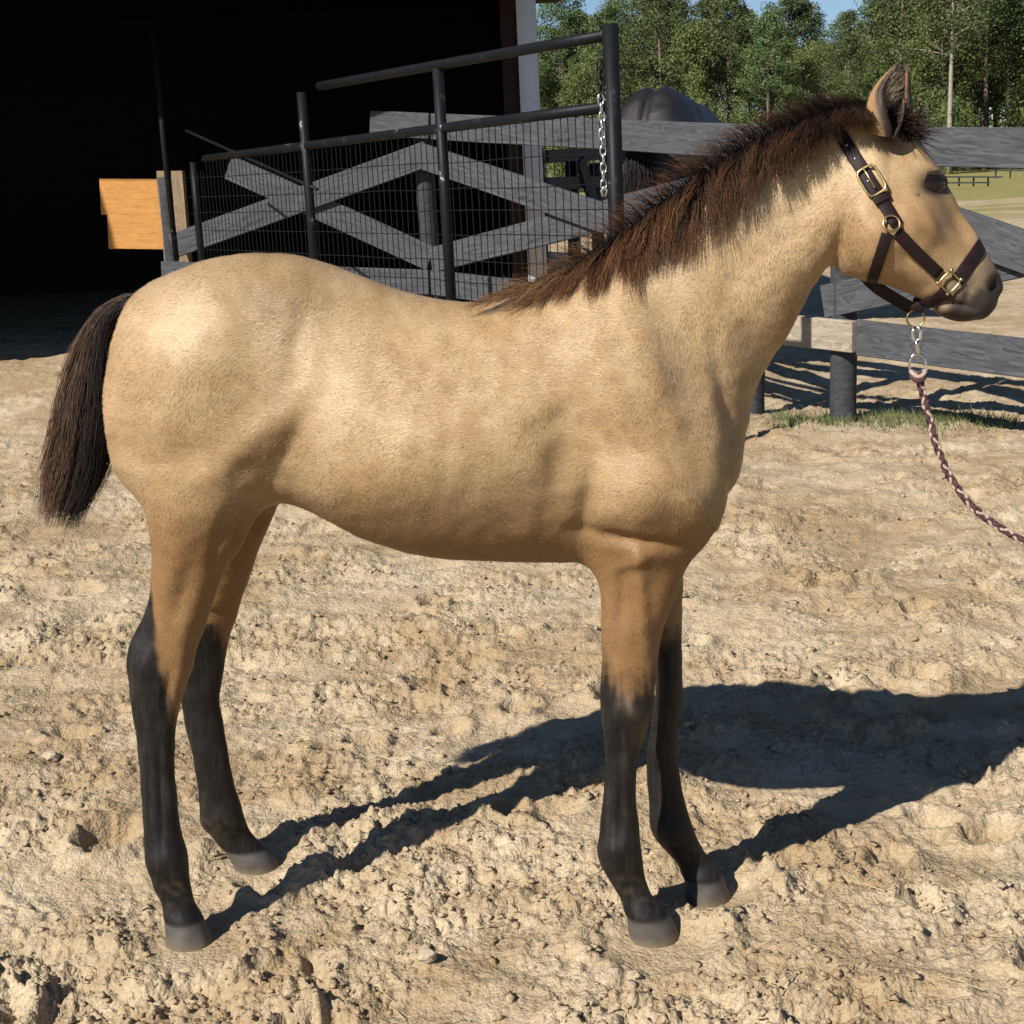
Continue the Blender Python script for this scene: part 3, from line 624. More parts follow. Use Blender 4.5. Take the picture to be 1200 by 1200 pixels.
# mane: rooted along the crest, standing up then falling towards the camera side
N = 9000; K = 8
s_ = rng.random(N)**0.9
crest = catmull(np.array([(612,342),(650,332),(690,308),(745,268),(800,226),(855,188),(905,162),(950,146),(985,134),(1022,131)]), 8)
ci = s_*(len(crest)-1); cx = np.interp(ci, np.arange(len(crest)), crest[:, 0]); cy = np.interp(ci, np.arange(len(crest)), crest[:, 1])
wro = rng.normal(0, 0.010, N).clip(-0.022, 0.022); near_ = wro - 0.006 + rng.normal(0, 0.008, N)
clump = pnoise(cx*0.055, cy*0*0+3.3+wro*30, 41)
Lf = np.interp(cx, [612, 650, 700, 760, 830, 880, 905, 950, 985, 1008], [0.3, 0.5, 0.65, 1.05, 0.9, 0.9, 0.62, 0.46, 0.24, 0.2])*(0.55+0.6*rng.random(N))*(1+0.35*clump)
fall = rng.random(N) < 0.74
NL = 150; lk = np.minimum((s_*NL + rng.normal(0, 0.8, N)).astype(int).clip(0, NL-1), NL-1)
ldx = rng.normal(0, 12, NL)[lk]; llen = (0.55+0.75*rng.random(NL))[lk]; lc = np.interp((lk+.5)/NL*(len(crest)-1), np.arange(len(crest)), crest[:, 0])
hup = (7+21*rng.random(N))*np.interp(cx, [612, 680, 760, 960, 1020], [.35, .7, 1, 1, .8])
back = np.interp(cx, [610, 680, 720], [45, 25, 0])
dxp = np.where(fall, -12+ldx+0.75*(lc-cx)+rng.normal(0, 4, N)-back, -10-0.8*hup+rng.normal(0, 7, N)-back*.5)
ly = np.where(fall, 88*np.interp(cx, [612, 650, 700, 760, 830, 880, 905, 950, 985, 1008], [0.3, 0.4, 0.5, 0.80, 0.80, 0.76, 0.56, 0.42, 0.22, 0.2])*llen*(0.75+0.4*rng.random(N)), -hup)
ly = np.where((cx < 660) & fall, ly*0.12+13, ly)
P0 = side_pt(cx, cy+3, 0.0) + np.outer(wro, fwv)
lift = np.where(fall, 6+12*rng.random(N), hup*0.45)
P1 = side_pt(cx-4+rng.normal(0, 3, N), cy-lift, 0.0) + np.outer(wro*1.3, fwv)
P2 = side_pt(cx+dxp*0.5, np.where(fall, cy-lift*0.3+ly*0.25, cy-hup*0.75), 0.0) + np.outer(np.where(fall, -0.055-0.015*rng.random(N), near_*1.5), fwv)
P3 = side_pt(cx+dxp, cy+ly, 0.0) + np.outer(np.where(fall, -0.085-0.01*rng.random(N), near_*2.2), fwv)
thin = (rng.random(N) > 0.80*sstep(725, 650, cx)); P0, P1, P2, P3, cx, clump, fall = P0[thin], P1[thin], P2[thin], P3[thin], cx[thin], clump[thin], fall[thin]; N = len(cx)
P = bez(P0, P1, P2, P3, K); P = out_of_skin(P, 0.004, 0.012)
P += rng.normal(0, 0.0022, P.shape)*np.linspace(0, 1.5, K)[None, :, None]
tk = np.linspace(0, 1, K)[None, :, None]; bro = rng.random((N, 1, 1))
dark = np.array([0.009, 0.0065, 0.006]); red = np.array([0.165, 0.066, 0.024]); tanc = np.array([0.26, 0.15, 0.07])
redm = np.clip(np.clip(tk*1.9-0.75, 0, 1)*(0.25+1.1*bro)*np.interp(cx, [612, 680, 760, 900, 1008], [1.0, 0.8, 0.85, 0.45, 0.15])[:, None, None] + 0.35*clump[:, None, None]*tk, 0, 1)
cols = dark + (red-dark)*redm; cols = cols + (tanc-cols)*(np.clip(tk-0.55, 0, 1)*2.0*(bro > 0.72)*np.interp(cx, [612, 700, 850, 1000], [0.9, 0.7, 0.35, 0.1])[:, None, None])
tw = (sstep(720, 640, cx)[:, None, None])*np.clip(tk*1.5, 0, 1)*(0.5+0.5*bro); cols = cols*(1-tw) + np.array([0.22, 0.125, 0.06])*tw
rad = np.repeat(np.array([[1.0, 1.0, 0.95, 0.9, 0.8, 0.65, 0.45, 0.15]])*0.00066, N, 0)*(0.7+0.7*rng.random((N, 1)))*np.where(fall, 1.0, 0.75)[:, None]
strand_mesh('mane', P, rad, cols, foal, M_mane)
# forelock and the fuzz between the ears
N2 = 1500; r0 = rng.random(N2); fx_ = 1030+r0*36+rng.normal(0, 5, N2); fy_ = 140+r0*18+rng.normal(0, 4, N2); wv_ = rng.normal(0.006, 0.016, N2)
P0 = side_pt(fx_, fy_+6, 0.0)+np.outer(wv_, fwv); dirx = rng.normal(0.2, 0.75, N2); diry = -np.abs(rng.normal(0.7, 0.4, N2)); ln = 10+12*rng.random(N2)+np.where(fx_ > 1044, 12, 0)*rng.random(N2)
fr = fx_ > 1046
dirx = np.where(fr, rng.normal(0.75, 0.4, N2), dirx); diry = np.where(fr, rng.normal(-0.35, 0.55, N2), diry)
P1 = side_pt(fx_+dirx*ln*0.3, fy_+diry*ln*0.5-4, 0.0)+np.outer(wv_*1.3, fwv); P2 = side_pt(fx_+dirx*ln*0.75, fy_+diry*ln*0.8, 0.0)+np.outer(wv_*1.7, fwv); P3 = side_pt(fx_+dirx*ln, fy_+diry*ln+4, 0.0)+np.outer(wv_*2.2, fwv)
Pf = bez(P0, P1, P2, P3, 6); bro = rng.random((N2, 1, 1)); tk6 = np.linspace(0, 1, 6)[None, :, None]
cols = dark + (np.array([0.085, 0.05, 0.03])-dark)*np.clip(tk6**1.5*bro*1.3, 0, 1)
strand_mesh('forelock', Pf, np.repeat(np.array([[1, 1, .9, .8, .6, .2]])*0.0007, N2, 0), cols, foal, M_mane)
# pale hair inside the near ear
b_, axd, Ln, o_, sd_ = e1[3]; N3 = 220; tt = 0.35+0.45*rng.random(N3); ra = (rng.random(N3)*2-1)
P0 = b_[None]+axd[None]*(Ln*tt)[:, None]-o_[None]*(0.018)+sd_[None]*(ra*0.014)[:, None]; en = P0 + o_[None]*(0.016+0.008*rng.random(N3))[:, None] + sd_[None]*(ra*0.004)[:, None]+axd[None]*0.022
Pe = bez(foal_w(P0), foal_w(P0*0.7+en*0.3), foal_w(P0*0.4+en*0.6), foal_w(en), 5)
strand_mesh('ear_hair', Pe, np.repeat(np.array([[1, 1, .9, .6, .2]])*0.0006, N3, 0), np.ones((N3, 5, 3))*np.array([0.42, 0.36, 0.27])*(0.6+0.6*rng.random((N3, 1, 1))), foal, M_mane)
# tail
N4 = 5600; K = 10
spine = np.array([(160,352,13),(140,358,17),(122,378,22),(112,410,26),(106,450,28),(101,490,29),(95,530,30),(86,565,28),(76,597,20)], float)
sp = catmull(spine, 6); q0 = rng.random(N4)**1.5*0.52; lat = rng.uniform(-1, 1, N4); dep = rng.normal(0, 0.5, N4).clip(-1, 1)
lim = 0.70+0.42*rng.random(N4); ln = np.minimum(lim-q0, 0.30+0.75*rng.random(N4)**0.5); tk = np.linspace(0, 1, K)
par = (q0[:, None]+ln[:, None]*tk[None])*(len(sp)-1)
f1 = lambda c_: np.interp(np.minimum(par, len(sp)-1), np.arange(len(sp)), sp[:, c_])
spread = (0.40+0.75*np.minimum(1, (par/(len(sp)-1))*2.0))*(0.55+0.5*tk[None]**0.7)
tx, ty, tr = f1(0), f1(1), f1(2); over = np.maximum(par-(len(sp)-1), 0)
wavy = 3.2*np.sin(tk[None]*(5+5*rng.random((N4, 1)))+rng.random((N4, 1))*6.28)*tk[None] + 5*pnoise(lat*6, q0*3, 43)[:, None]*tk[None] - 9*(rng.random((N4, 1))**4)*tk[None]**2
pxs = tx - over*1.2 + lat[:, None]*tr*spread*0.95 + wavy; pys = ty + over*4.2 + (lat[:, None]*0.28*tr*0.5) + rng.normal(0, 3, (N4, 1))
pxs = pxs - np.where(lat[:, None] < 0, 0, 0)
U, Z = foal_uz(pxs.ravel(), pys.ravel(), np.zeros(pxs.size)); Wd = (dep[:, None]*(0.018+0.026*np.minimum(1, par/(len(sp)-1)*1.5))).ravel()
Pt = foal_w(np.stack([U, Wd, Z], 1)).reshape(N4, K, 3); Pt += rng.normal(0, 0.001, Pt.shape)
bro = rng.random((N4, 1, 1)); tk3 = tk[None, :, None]; lft = np.clip(0.5-0.7*lat, 0, 1)[:, None, None]
tcol = np.array([0.012, 0.009, 0.009]) + (np.array([0.25, 0.155, 0.10])-0.01)*np.clip(lft*(0.25+0.75*bro)*(0.35+0.65*tk3) , 0, 1)**1.2  # left hairs lighter: the tail's sunlit side is put into the colour
strand_mesh('tail', Pt, np.repeat((np.array([[1, 1, 1, 1, .95, .9, .8, .7, .5, .15]])*0.00072), N4, 0), tcol, foal, M_mane)

# short coat: one tapered blade per hair, shaded with the skin's own normal
NF = 330000
tri_a = np.concatenate([bodyQ[:, [0, 1, 2]], bodyQ[:, [0, 2, 3]]]); fw_ = foal_w(bodyV); ne_ = len(bodyV)-len(fV)
BN_ = foal_w(vert_normals(bodyV, bodyQ)); eX, eY = foal_px(bodyV[len(fV):, 0], bodyV[len(fV):, 2], -np.abs(bodyV[len(fV):, 1])); PXf, PYf = np.concatenate([PX, eX]), np.concatenate([PY, eY])
ar = np.linalg.norm(np.cross(fw_[tri_a[:, 1]]-fw_[tri_a[:, 0]], fw_[tri_a[:, 2]]-fw_[tri_a[:, 0]]), axis=1)
pick = np.searchsorted(np.cumsum(ar)/ar.sum(), rng.random(NF)).clip(0, len(tri_a)-1); b1, b2 = rng.random(NF), rng.random(NF); fl = b1+b2 > 1; b1[fl] = 1-b1[fl]; b2[fl] = 1-b2[fl]
bc = np.stack([1-b1-b2, b1, b2], 1); vi = tri_a[pick]
pos = (fw_[vi]*bc[..., None]).sum(1); nor = (BN_[vi]*bc[..., None]).sum(1); nor /= np.linalg.norm(nor, axis=1)[:, None]
colr = (bodyC[vi]*bc[..., None]).sum(1); hpx = (PXf[vi]*bc).sum(1); hpy = (PYf[vi]*bc).sum(1); hz = (bodyV[vi, 2]*bc).sum(1); isear = vi[:, 0] >= len(fV)
keep = (hz > 0.062) & ~((hpx > 1086) & (hpy > 345)) & (np.hypot((hpx-1094)/18, (hpy-216)/14) > 1)
pos, nor, colr, hpx, hpy, hz, isear = (a[keep] for a in (pos, nor, colr, hpx, hpy, hz, isear)); NF = len(pos)
leg = sstep(600, 680, hpy); nk = sstep(720, 860, hpx)*(1-leg); hd = sstep(985, 1040, hpx)
swirl = 0.9*pnoise(hpx*0.012, hpy*0.012, 51)
du = -0.95*(1-leg)-0.15*leg + nk*0.35; dz = -0.30*(1-leg)-1.0*leg - nk*0.75
du = du*(1-hd)+0.75*hd*0 + hd*-0.55; dz = dz*(1-hd)+hd*0.55
du = np.where(isear, 0.25, du); dz = np.where(isear, 1.0, dz)
du, dz = du*np.cos(swirl)-dz*np.sin(swirl), du*np.sin(swirl)+dz*np.cos(swirl)
dvec = np.outer(du, fu)+np.outer(dz, [0, 0, 1]) + rng.normal(0, 0.16, (NF, 3)); dvec -= nor*(dvec*nor).sum(1)[:, None]; dvec /= np.linalg.norm(dvec, axis=1)[:, None]+1e-9
hl = (0.007+0.005*rng.random(NF))*(1-0.35*hd)*(1-0.45*leg); wd = 0.00045+0.0004*rng.random(NF)
sdv = np.cross(dvec, nor); tipp = pos + dvec*hl[:, None] + nor*(hl*(0.10+0.12*rng.random(NF)))[:, None]
mid = pos + dvec*(hl*0.5)[:, None] + nor*(hl*0.12)[:, None]
base = pos - nor*0.0008
V = np.stack([base-sdv*wd[:, None]*1.15, base+sdv*wd[:, None]*1.15, tipp], 1).reshape(-1, 3)
k3 = np.arange(NF)*3; Th = np.stack([k3, k3+1, k3+2], 1)
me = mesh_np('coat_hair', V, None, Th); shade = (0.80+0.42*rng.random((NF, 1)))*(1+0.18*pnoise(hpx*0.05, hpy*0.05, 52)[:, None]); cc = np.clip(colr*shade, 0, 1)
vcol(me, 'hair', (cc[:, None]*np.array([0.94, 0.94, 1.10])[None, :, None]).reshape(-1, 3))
hn = nor + rng.normal(0, 0.11, nor.shape) + 0.06*dvec; hn /= np.linalg.norm(hn, axis=1)[:, None]; me.normals_split_custom_set_from_vertices(np.repeat(hn, 3, 0))
kind(link_mesh('coat_hair', me, M_fur, foal), 'stuff')

# ------------------------------------------------------------------ halter
halter = thing('halter', 'dark brown leather halter with brass fittings on the buckskin foal\'s head', 'halter', FO)
def fs(px, py, wv=0.0):                       # foal-space point on the plane w of the foal's frame
    u, z = foal_uz(np.array(float(px)), np.array(float(py)), np.array(float(wv))); return Vector(fu)*float(u)+Vector(fwv)*wv+Vector((0, 0, float(z)))
def half_loop(cpx, tpx, a0, a1, n=22, R=0.30):
    c = fs(*cpx); d = (fs(*tpx)-c); d.normalize(); l = Vector(fwv); out = []
    for k_ in range(n):
        a = math.radians(a0+(a1-a0)*k_/(n-1)); o = c+(d*math.cos(a)+l*math.sin(a))*R
        h_ = BVH.ray_cast(o, c-o)
        if h_[0] is not None: out.append((h_[0], h_[1]))
    return out
def side_run(pts, near, n=14):
    P = catmull(np.array(pts, float), 6); P = P[np.linspace(0, len(P)-1, n).astype(int)]
    return [cast_side(a, b, near) for a, b in P]
def strap(name, hits, width, thick=0.0032, lift=0.002, mat=M_leather, parent=halter):
    P = np.array([h_[0] for h_ in hits]); Nn = np.array([h_[1] for h_ in hits])
    for _ in range(3):
        P[1:-1] = (P[:-2]+2*P[1:-1]+P[2:])/4; Nn[1:-1] = (Nn[:-2]+2*Nn[1:-1]+Nn[2:])/4
    Nn /= np.linalg.norm(Nn, axis=1)[:, None]; T = np.gradient(P, axis=0); T /= np.linalg.norm(T, axis=1)[:, None]
    Sd = np.cross(T, Nn); Sd /= np.linalg.norm(Sd, axis=1)[:, None]; h_ = width/2
    prof = [(-h_, 0), (-h_, thick*.75), (-h_*.86, thick), (h_*.86, thick), (h_, thick*.75), (h_, 0)]
    V = np.stack([P + Sd*a + Nn*(lift+b) for a, b in prof], 1).reshape(-1, 3); n = len(P); m = len(prof)
    i_, j_ = np.meshgrid(np.arange(n-1), np.arange(m), indexing='ij'); j2 = (j_+1) % m
    Qs = np.stack([i_*m+j_, i_*m+j2, (i_+1)*m+j2, (i_+1)*m+j_], -1).reshape(-1, 4)
    tr = [(0, k_+1, k_) for k_ in range(1, m-1)] + [((n-1)*m, (n-1)*m+k_, (n-1)*m+k_+1) for k_ in range(1, m-1)]
    return link_mesh(name, mesh_np(name, V, Qs, tr, smooth=False), mat, parent)
RING = (1043, 263); SQ = (1111, 330)
strap('crown_strap', half_loop(RING, (982, 158), -88, 88, 40), 0.0225)
for near in (True, False):
    strap('cheek_strap', side_run([(1050, 272), (1075, 297), (1100, 321)], near), 0.0205)
    strap('throat_strap', side_run([(1039, 274), (1031, 300), (1022, 328)], near), 0.0195, lift=0.0025)
strap('noseband', half_loop(SQ, (1150, 285), -82, 82, 30), 0.0235)
strap('chin_strap', half_loop((1108, 334), (1068, 366), -84, 84, 30, 0.13), 0.0215, lift=0.004)
under = [(fs(x, y, 0.0), (Vector(fwv)*-0.75+Vector((0.15, 0, -0.65))).normalized()) for x, y in catmull(np.array([(1014, 322), (1026, 335), (1044, 347), (1070, 362)]), 5)]
strap('jaw_strap', under, 0.024, lift=0.0)
strap('strap_keeper', side_run([(1030, 229), (1035, 238)], True, 5), 0.030, 0.004, 0.004)
def frame_at(px, py, ang, near=True):
    p, n = cast_side(px, py, near); a = math.radians(ang); t_ = Vector(fu)*math.cos(a)-Vector((0, 0, 1))*math.sin(a)
    t_ = (t_-n*t_.dot(n)).normalized(); return p, t_, n.cross(t_), n
def rect_ring(name, px, py, ang, hx, hy, rad, near=True, lift=0.006, rnd=0.35, mat=M_brass, parent=halter):
    p, t_, b_, n = frame_at(px, py, ang, near); pts = []
    for k_ in range(28):
        a = 2*math.pi*k_/28; c_, s_ = math.cos(a), math.sin(a); q = (abs(c_)**(2/rnd*0+5)+abs(s_)**5)**(-1/5)
        pts.append(tuple(p + n*lift + t_*c_*q*hx + b_*s_*q*hy))
    return tube(name, pts, rad, mat, parent, 8, closed=True, cap=False)
for near in (True, False):
    rect_ring('buckle', 1021, 213, 62, 0.0245, 0.0165, 0.0023, near, 0.0080)
    rect_ring('square', 1111, 330, 45, 0.0140, 0.0140, 0.0019, near, 0.008)
    p, t_, b_, n = frame_at(1043, 264, 55, near)
    tube('ring', [tuple(p+n*0.008+(t_*math.cos(a)+b_*math.sin(a))*0.0140) for a in np.linspace(0, 2*math.pi, 24, endpoint=False)], 0.0020, M_brass, halter, 8, closed=True, cap=False)
    p, t_, b_, n = frame_at(1018, 210, 62, near)
    tube('buckle_tongue', [tuple(p+n*0.009-t_*0.024), tuple(p+n*0.0105), tuple(p+n*0.010+t_*0.020)], 0.0016, M_brass, halter, 6)
for x, y in ((993, 171), (1002, 187), (1017, 213)):
    p, t_, b_, n = frame_at(x, y, 60)
    tube('eyelet', [tuple(p+n*0.0048), tuple(p+n*0.0062)], 0.0021, M_chain, halter, 8)
for px, py in ((1098, 329), (1112, 317), (1124, 328), (1111, 342)):
    p, t_, b_, n = frame_at(px, py, 45); q = [tuple(p+n*0.0055), tuple(p+n*0.0105)]
    tube('rivet', q, 0.0032, M_brass, halter, 8)
strap('ring_tab', [(fs(x, y, -0.012), Vector(fwv)*-1) for x, y in ((1078, 350), (1075, 357), (1073, 365))], 0.022)
rc = fs(1073, 373, 0.0)
tube('ring', [tuple(rc+(Vector(fu)*math.cos(a)+Vector((0, 0, 1))*math.sin(a))*0.0150) for a in np.linspace(0, 2*math.pi, 24, endpoint=False)], 0.0018, M_brass, halter, 8, closed=True, cap=False)

# lead rope with its snap
M_rope_a = plain('maroon_rope', (0.070, 0.026, 0.028), 0.85, scale=300, bump=0.5); M_rope_b = plain('cream_rope', (0.36, 0.27, 0.22), 0.85, scale=300, bump=0.5)
M_rope_c = plain('dark_rope', (0.035, 0.016, 0.018), 0.8, scale=300, bump=0.5)
M_snap = plain('nickel_snap', (0.75, 0.73, 0.72), 0.22, 1.0, bump=0)
lead = thing('lead_rope', 'maroon and cream braided lead rope with a nickel snap hanging from the foal\'s halter', 'lead rope', FO)
fuv = Vector(fu); zv = Vector((0, 0, 1)); nv_ = Vector(fwv)*-1
sc_ = fs(1074, 392, -0.004)
snap = tube('snap', [tuple(fs(x, y, -0.004)) for x, y in ((1073, 384), (1069, 388), (1069, 396), (1073, 402), (1078, 396), (1079, 387), (1075, 382))], 0.0034, M_snap, lead, 8)
tube('snap_bolt', [tuple(fs(1074, 399, -0.004)), tuple(fs(1074, 405, -0.004)), tuple(fs(1075, 410, -0.004)), tuple(fs(1075, 416, -0.004))], [0.0055, 0.0042, 0.0034, 0.0058], M_snap, lead, 10)
tube('snap_eye', [tuple(fs(x, y, -0.004)) for x, y in ((1066, 433), (1066, 422), (1070, 416), (1080, 416), (1084, 421), (1086, 433), (1076, 436))], 0.0026, M_snap, lead, 8, closed=True, cap=False)
rp = catmull(np.array([(1075, 436, -0.005), (1080, 455, -0.006), (1087, 482, -0.01), (1097, 520, -0.02), (1113, 558, -0.03), (1140, 594, -0.05), (1172, 618, -0.07), (1215, 640, -0.10), (1290, 660, -0.15)]), 30)
rpts = np.array([tuple(fs(a, b, c_)) for a, b, c_ in rp]); seg = np.concatenate([[0], np.cumsum(np.linalg.norm(np.diff(rpts, axis=0), axis=1))])
Lr = seg[-1]; ns_ = 420; ss = np.linspace(0, Lr, ns_); C_ = np.stack([np.interp(ss, seg, rpts[:, m]) for m in range(3)], 1)
T_ = np.gradient(C_, axis=0); T_ /= np.linalg.norm(T_, axis=1)[:, None]; N_ = np.cross(T_, fwv); N_ /= np.linalg.norm(N_, axis=1)[:, None]; B_ = np.cross(T_, N_)
for k_, (dirn, mt) in enumerate([(1, M_rope_a), (1, M_rope_b), (1, M_rope_c), (-1, M_rope_a), (-1, M_rope_a), (-1, M_rope_b)]):
    a = dirn*ss*2*math.pi/0.05 + (k_ % 3)*2.094 + (0.5 if dirn < 0 else 0); wv = 0.0040 + 0.0007*np.sin(ss*2*math.pi/0.0167)*dirn
    tube('strand', C_ + N_*(np.cos(a)*wv)[:, None] + B_*(np.sin(a)*wv)[:, None], 0.0029, mt, lead, 6)
for m_, dy in ((M_rope_b, 0), (M_rope_a, 5)):
    cc0 = fs(1076, 438+dy, -0.006)
    tube('splice', [tuple(cc0+fuv*0.012*math.cos(a)+Vector(fwv)*0.011*math.sin(a)+zv*0.004*math.cos(a*2)) for a in np.linspace(0, 6.283, 20, endpoint=False)], 0.0042, m_, lead, 7, closed=True, cap=False)

# ------------------------------------------------------------------ crossbuck fence
P0 = ground_at(993, 500); P2 = ground_at(886, 490); P5 = at_y(505, 330, 11.35); PL = at_y(203, 330, 11.9)
PR = Vector((P0.x+0.56*3.7, P0.y-0.83*3.7, 0))
fence = thing('crossbuck_fence', 'black stained wooden fence with crossed boards running behind the foal', 'fence', (P0.x, P0.y, 0))
def fence_post(x, y, ztop, r, mat=M_post, parent=fence, name='post'):
    z0 = ground_z(x, y)-0.25; n = 10
    pts = [(x+random.uniform(-.004, .004)-parent.location.x, y-parent.location.y, z0+(ztop-z0)*i_/n-parent.location.z) for i_ in range(n+1)]
    return tube(name, pts, [r*(1.04-0.06*i_/n) for i_ in range(n+1)], mat, parent, 18)
fence_post(P0.x, P0.y+0.09, 1.44, 0.070)
fence_post(P2.x, P2.y+0.09, 1.46, 0.066)
fence_post(P5.x, P5.y+0.10, 1.78, 0.072)
fence_post(PL.x, PL.y+0.10, 1.50, 0.072)
fence_post(PR.x, PR.y+0.09, 1.40, 0.070)
def fb(plane, a, b, h=0.184, t_=0.038, off=0.0, mat=M_board, name='board'):
    A_, B_2 = plane; pa = on_plane(a[0], a[1], A_, B_2); pb_ = on_plane(b[0], b[1], A_, B_2)
    return board(name, pa, pb_, h, t_, mat, fence, off, 0.004, wob=0.003)
LP, MP, RP = (PL, P5), (P5, P0), (P0, PR)
fb(LP, (434, 144.7), (503, 148), name='top_rail'); fb(MP, (507, 148), (990, 171), name='top_rail'); fb(RP, (996, 171), (2060, 186), name='top_rail')
fb(LP, (190, 320), (503, 331), name='bottom_rail'); fb(MP, (507, 331), (884, 381), name='bottom_rail'); fb(RP, (1006, 396), (2060, 520), name='bottom_rail')
fb(MP, (902, 383), (1007, 394), 0.165, 0.05, -0.03, M_fresh, name='splice_rail')
fb(LP, (268, 195.6), (505, 303), off=0.002, name='cross_brace'); fb(LP, (205, 288), (503, 180), off=-0.040, name='cross_brace')
fb(MP, (498, 182), (884, 312), off=-0.040, name='cross_brace'); fb(MP, (507, 305), (884, 207), off=0.002, name='cross_brace')
fb(RP, (996, 221), (1800, 500), h=0.19, off=-0.040, name='cross_brace'); fb(RP, (966, 354), (1800, 168), h=0.175, off=0.002, name='cross_brace')

# a second, plain black fence standing further back
PB1 = at_y(629, 260, 13.2); PB2 = at_y(700, 260, 14.6)
rear = thing('rail_fence', 'dark post and rail fence seen through the gate mesh', 'fence', (PB1.x, PB1.y, 0))
fence_post(PB1.x, PB1.y, PB1.z+0.62, 0.09, M_post, rear); pm = at_y(672, 260, 14.0); fence_post(pm.x, pm.y, pm.z+0.55, 0.06, M_post, rear); fence_post(PB2.x, PB2.y, PB2.z+0.55, 0.06, M_post, rear)
for y0, y1 in ((184, 180), (216, 213), (252, 246)):
    board('rail', at_y(629, y0, 13.2), at_y(702, y1, 14.6), 0.11, 0.04, M_post, rear, -0.09)
board('brace', at_y(664, 188, 13.9), at_y(681, 240, 14.1), 0.14, 0.04, M_post, rear, -0.14)

# ------------------------------------------------------------------ pipe gate
G0 = at_y(718, 300, 7.0); G1 = at_y(228, 300, 11.2); GP = (G0, G1)
gate = thing('pipe_gate', 'tall black pipe gate with wire mesh standing open behind the foal', 'gate', (G0.x, G0.y, 0))
gl = Vector((G0.x, G0.y, 0))
def gp(px, py): return on_plane(px, py, *GP) - gl
def gpipe(name, a, b, r, mat=M_gate, sides=12):
    pa, pb_ = gp(*a), gp(*b); return tube(name, [tuple(pa.lerp(pb_, k_/6)) for k_ in range(7)], r, mat, gate, sides)
e_ = gp(715, 28); b0 = Vector((e_.x, e_.y, -0.05))
tube('gate_post', [tuple(e_), tuple(e_.lerp(b0, .5)), tuple(b0)], 0.037, M_gate, gate, 16)
gpipe('top_pipe', (374, 101), (712, 41), 0.026); gpipe('middle_pipe', (240, 186), (714, 125), 0.026)
for px, yt in ((513, 80), (353, 108), (226, 190)):
    a = gp(px, yt); tube('upright', [tuple(a), tuple(Vector((a.x, a.y, 1.2))), (a.x, a.y, 0.25)], 0.030 if px != 226 else 0.024, M_gate, gate, 12)
a, b = gp(718, 300), gp(228, 300); tube('bottom_pipe', [(a.x, a.y, 0.22), (b.x, b.y, 0.22)], 0.024, M_gate, gate, 10)
gpipe('brace_rod', (218, 153), (372, 222), 0.010)
tube('rod_bolt', [tuple(gp(270, 178)), tuple(gp(278, 182))], 0.022, M_gate, gate, 8)
wires = []; Lg = (a-b).length; nw = int(Lg/0.062); m0, m1 = gp(714, 125), gp(240, 186)
for k_ in range(1, nw):
    f_ = k_/nw; p = a.lerp(b, f_); mx_ = (p-m0).dot((m1-m0).normalized())/(m1-m0).length; zt = m0.z+(m1.z-m0.z)*mx_
    if mx_ > 1: zt = m1.z-0.08
    jx = random.uniform(-.004, .004); wires.append(tube_data([(p.x+jx, p.y, 0.22), (p.x, p.y, zt*.6), (p.x-jx, p.y, zt)], 0.0025, 4, cap=False))
nh_ = 12
for k_ in range(1, nh_+1):
    z_ = 0.22 + k_*0.125 + (0.012 if k_ % 3 else 0)
    q = [a.lerp(b, f_/12) for f_ in range(13)]
    if z_ > min(m0.z, m1.z)-0.02: break
    wires.append(tube_data([(p.x, p.y-0.004, z_+random.uniform(-.006, .006)) for p in q], 0.0024, 4, cap=False))
kind(link_mesh('wire_mesh', mesh_np('wire_mesh', *join_data(wires)), M_wire, gate), 'stuff')
# chain hanging beside the gate post
ct = gp(707, 72)+gl-Vector((0.02, 0.06, 0)); cb = gp(707, 221)+gl-Vector((0.02, 0.06, 0))
chain = thing('hanging_chain', 'pale steel chain hanging beside the tall gate post', 'chain', tuple(ct))
nl = 15; dz_ = (ct.z-cb.z)/nl
for k_ in range(nl):
    c0 = Vector((0.002*math.sin(k_*1.3), 0, -dz_*(k_+0.5))); wx = 0.013 if k_ % 2 == 0 else 0.004; wy = 0.004 if k_ % 2 == 0 else 0.013
    dark_ = k_ < 4
    tube('link', [tuple(c0+Vector((math.cos(a)*wx, math.cos(a)*wy*0.8, math.sin(a)*dz_*0.66))) for a in np.linspace(0, 6.283, 16, endpoint=False)], 0.0042, M_gate if dark_ else M_chain, chain, 6, closed=True, cap=False)
tube('hook', [(-0.01, 0, -dz_*4.4), (0.0, 0, -dz_*3.7), (0.012, 0, -dz_*4.3), (0.03, 0, -dz_*4.9)], 0.006, M_chain, chain, 8)
tube('hook', [(-0.006, 0, -dz_*15.9), (-0.014, 0, -dz_*15.2), (0.0, 0, -dz_*14.7), (0.014, 0, -dz_*15.2), (0.004, 0, -dz_*15.9)], 0.006, M_chain, chain, 8)

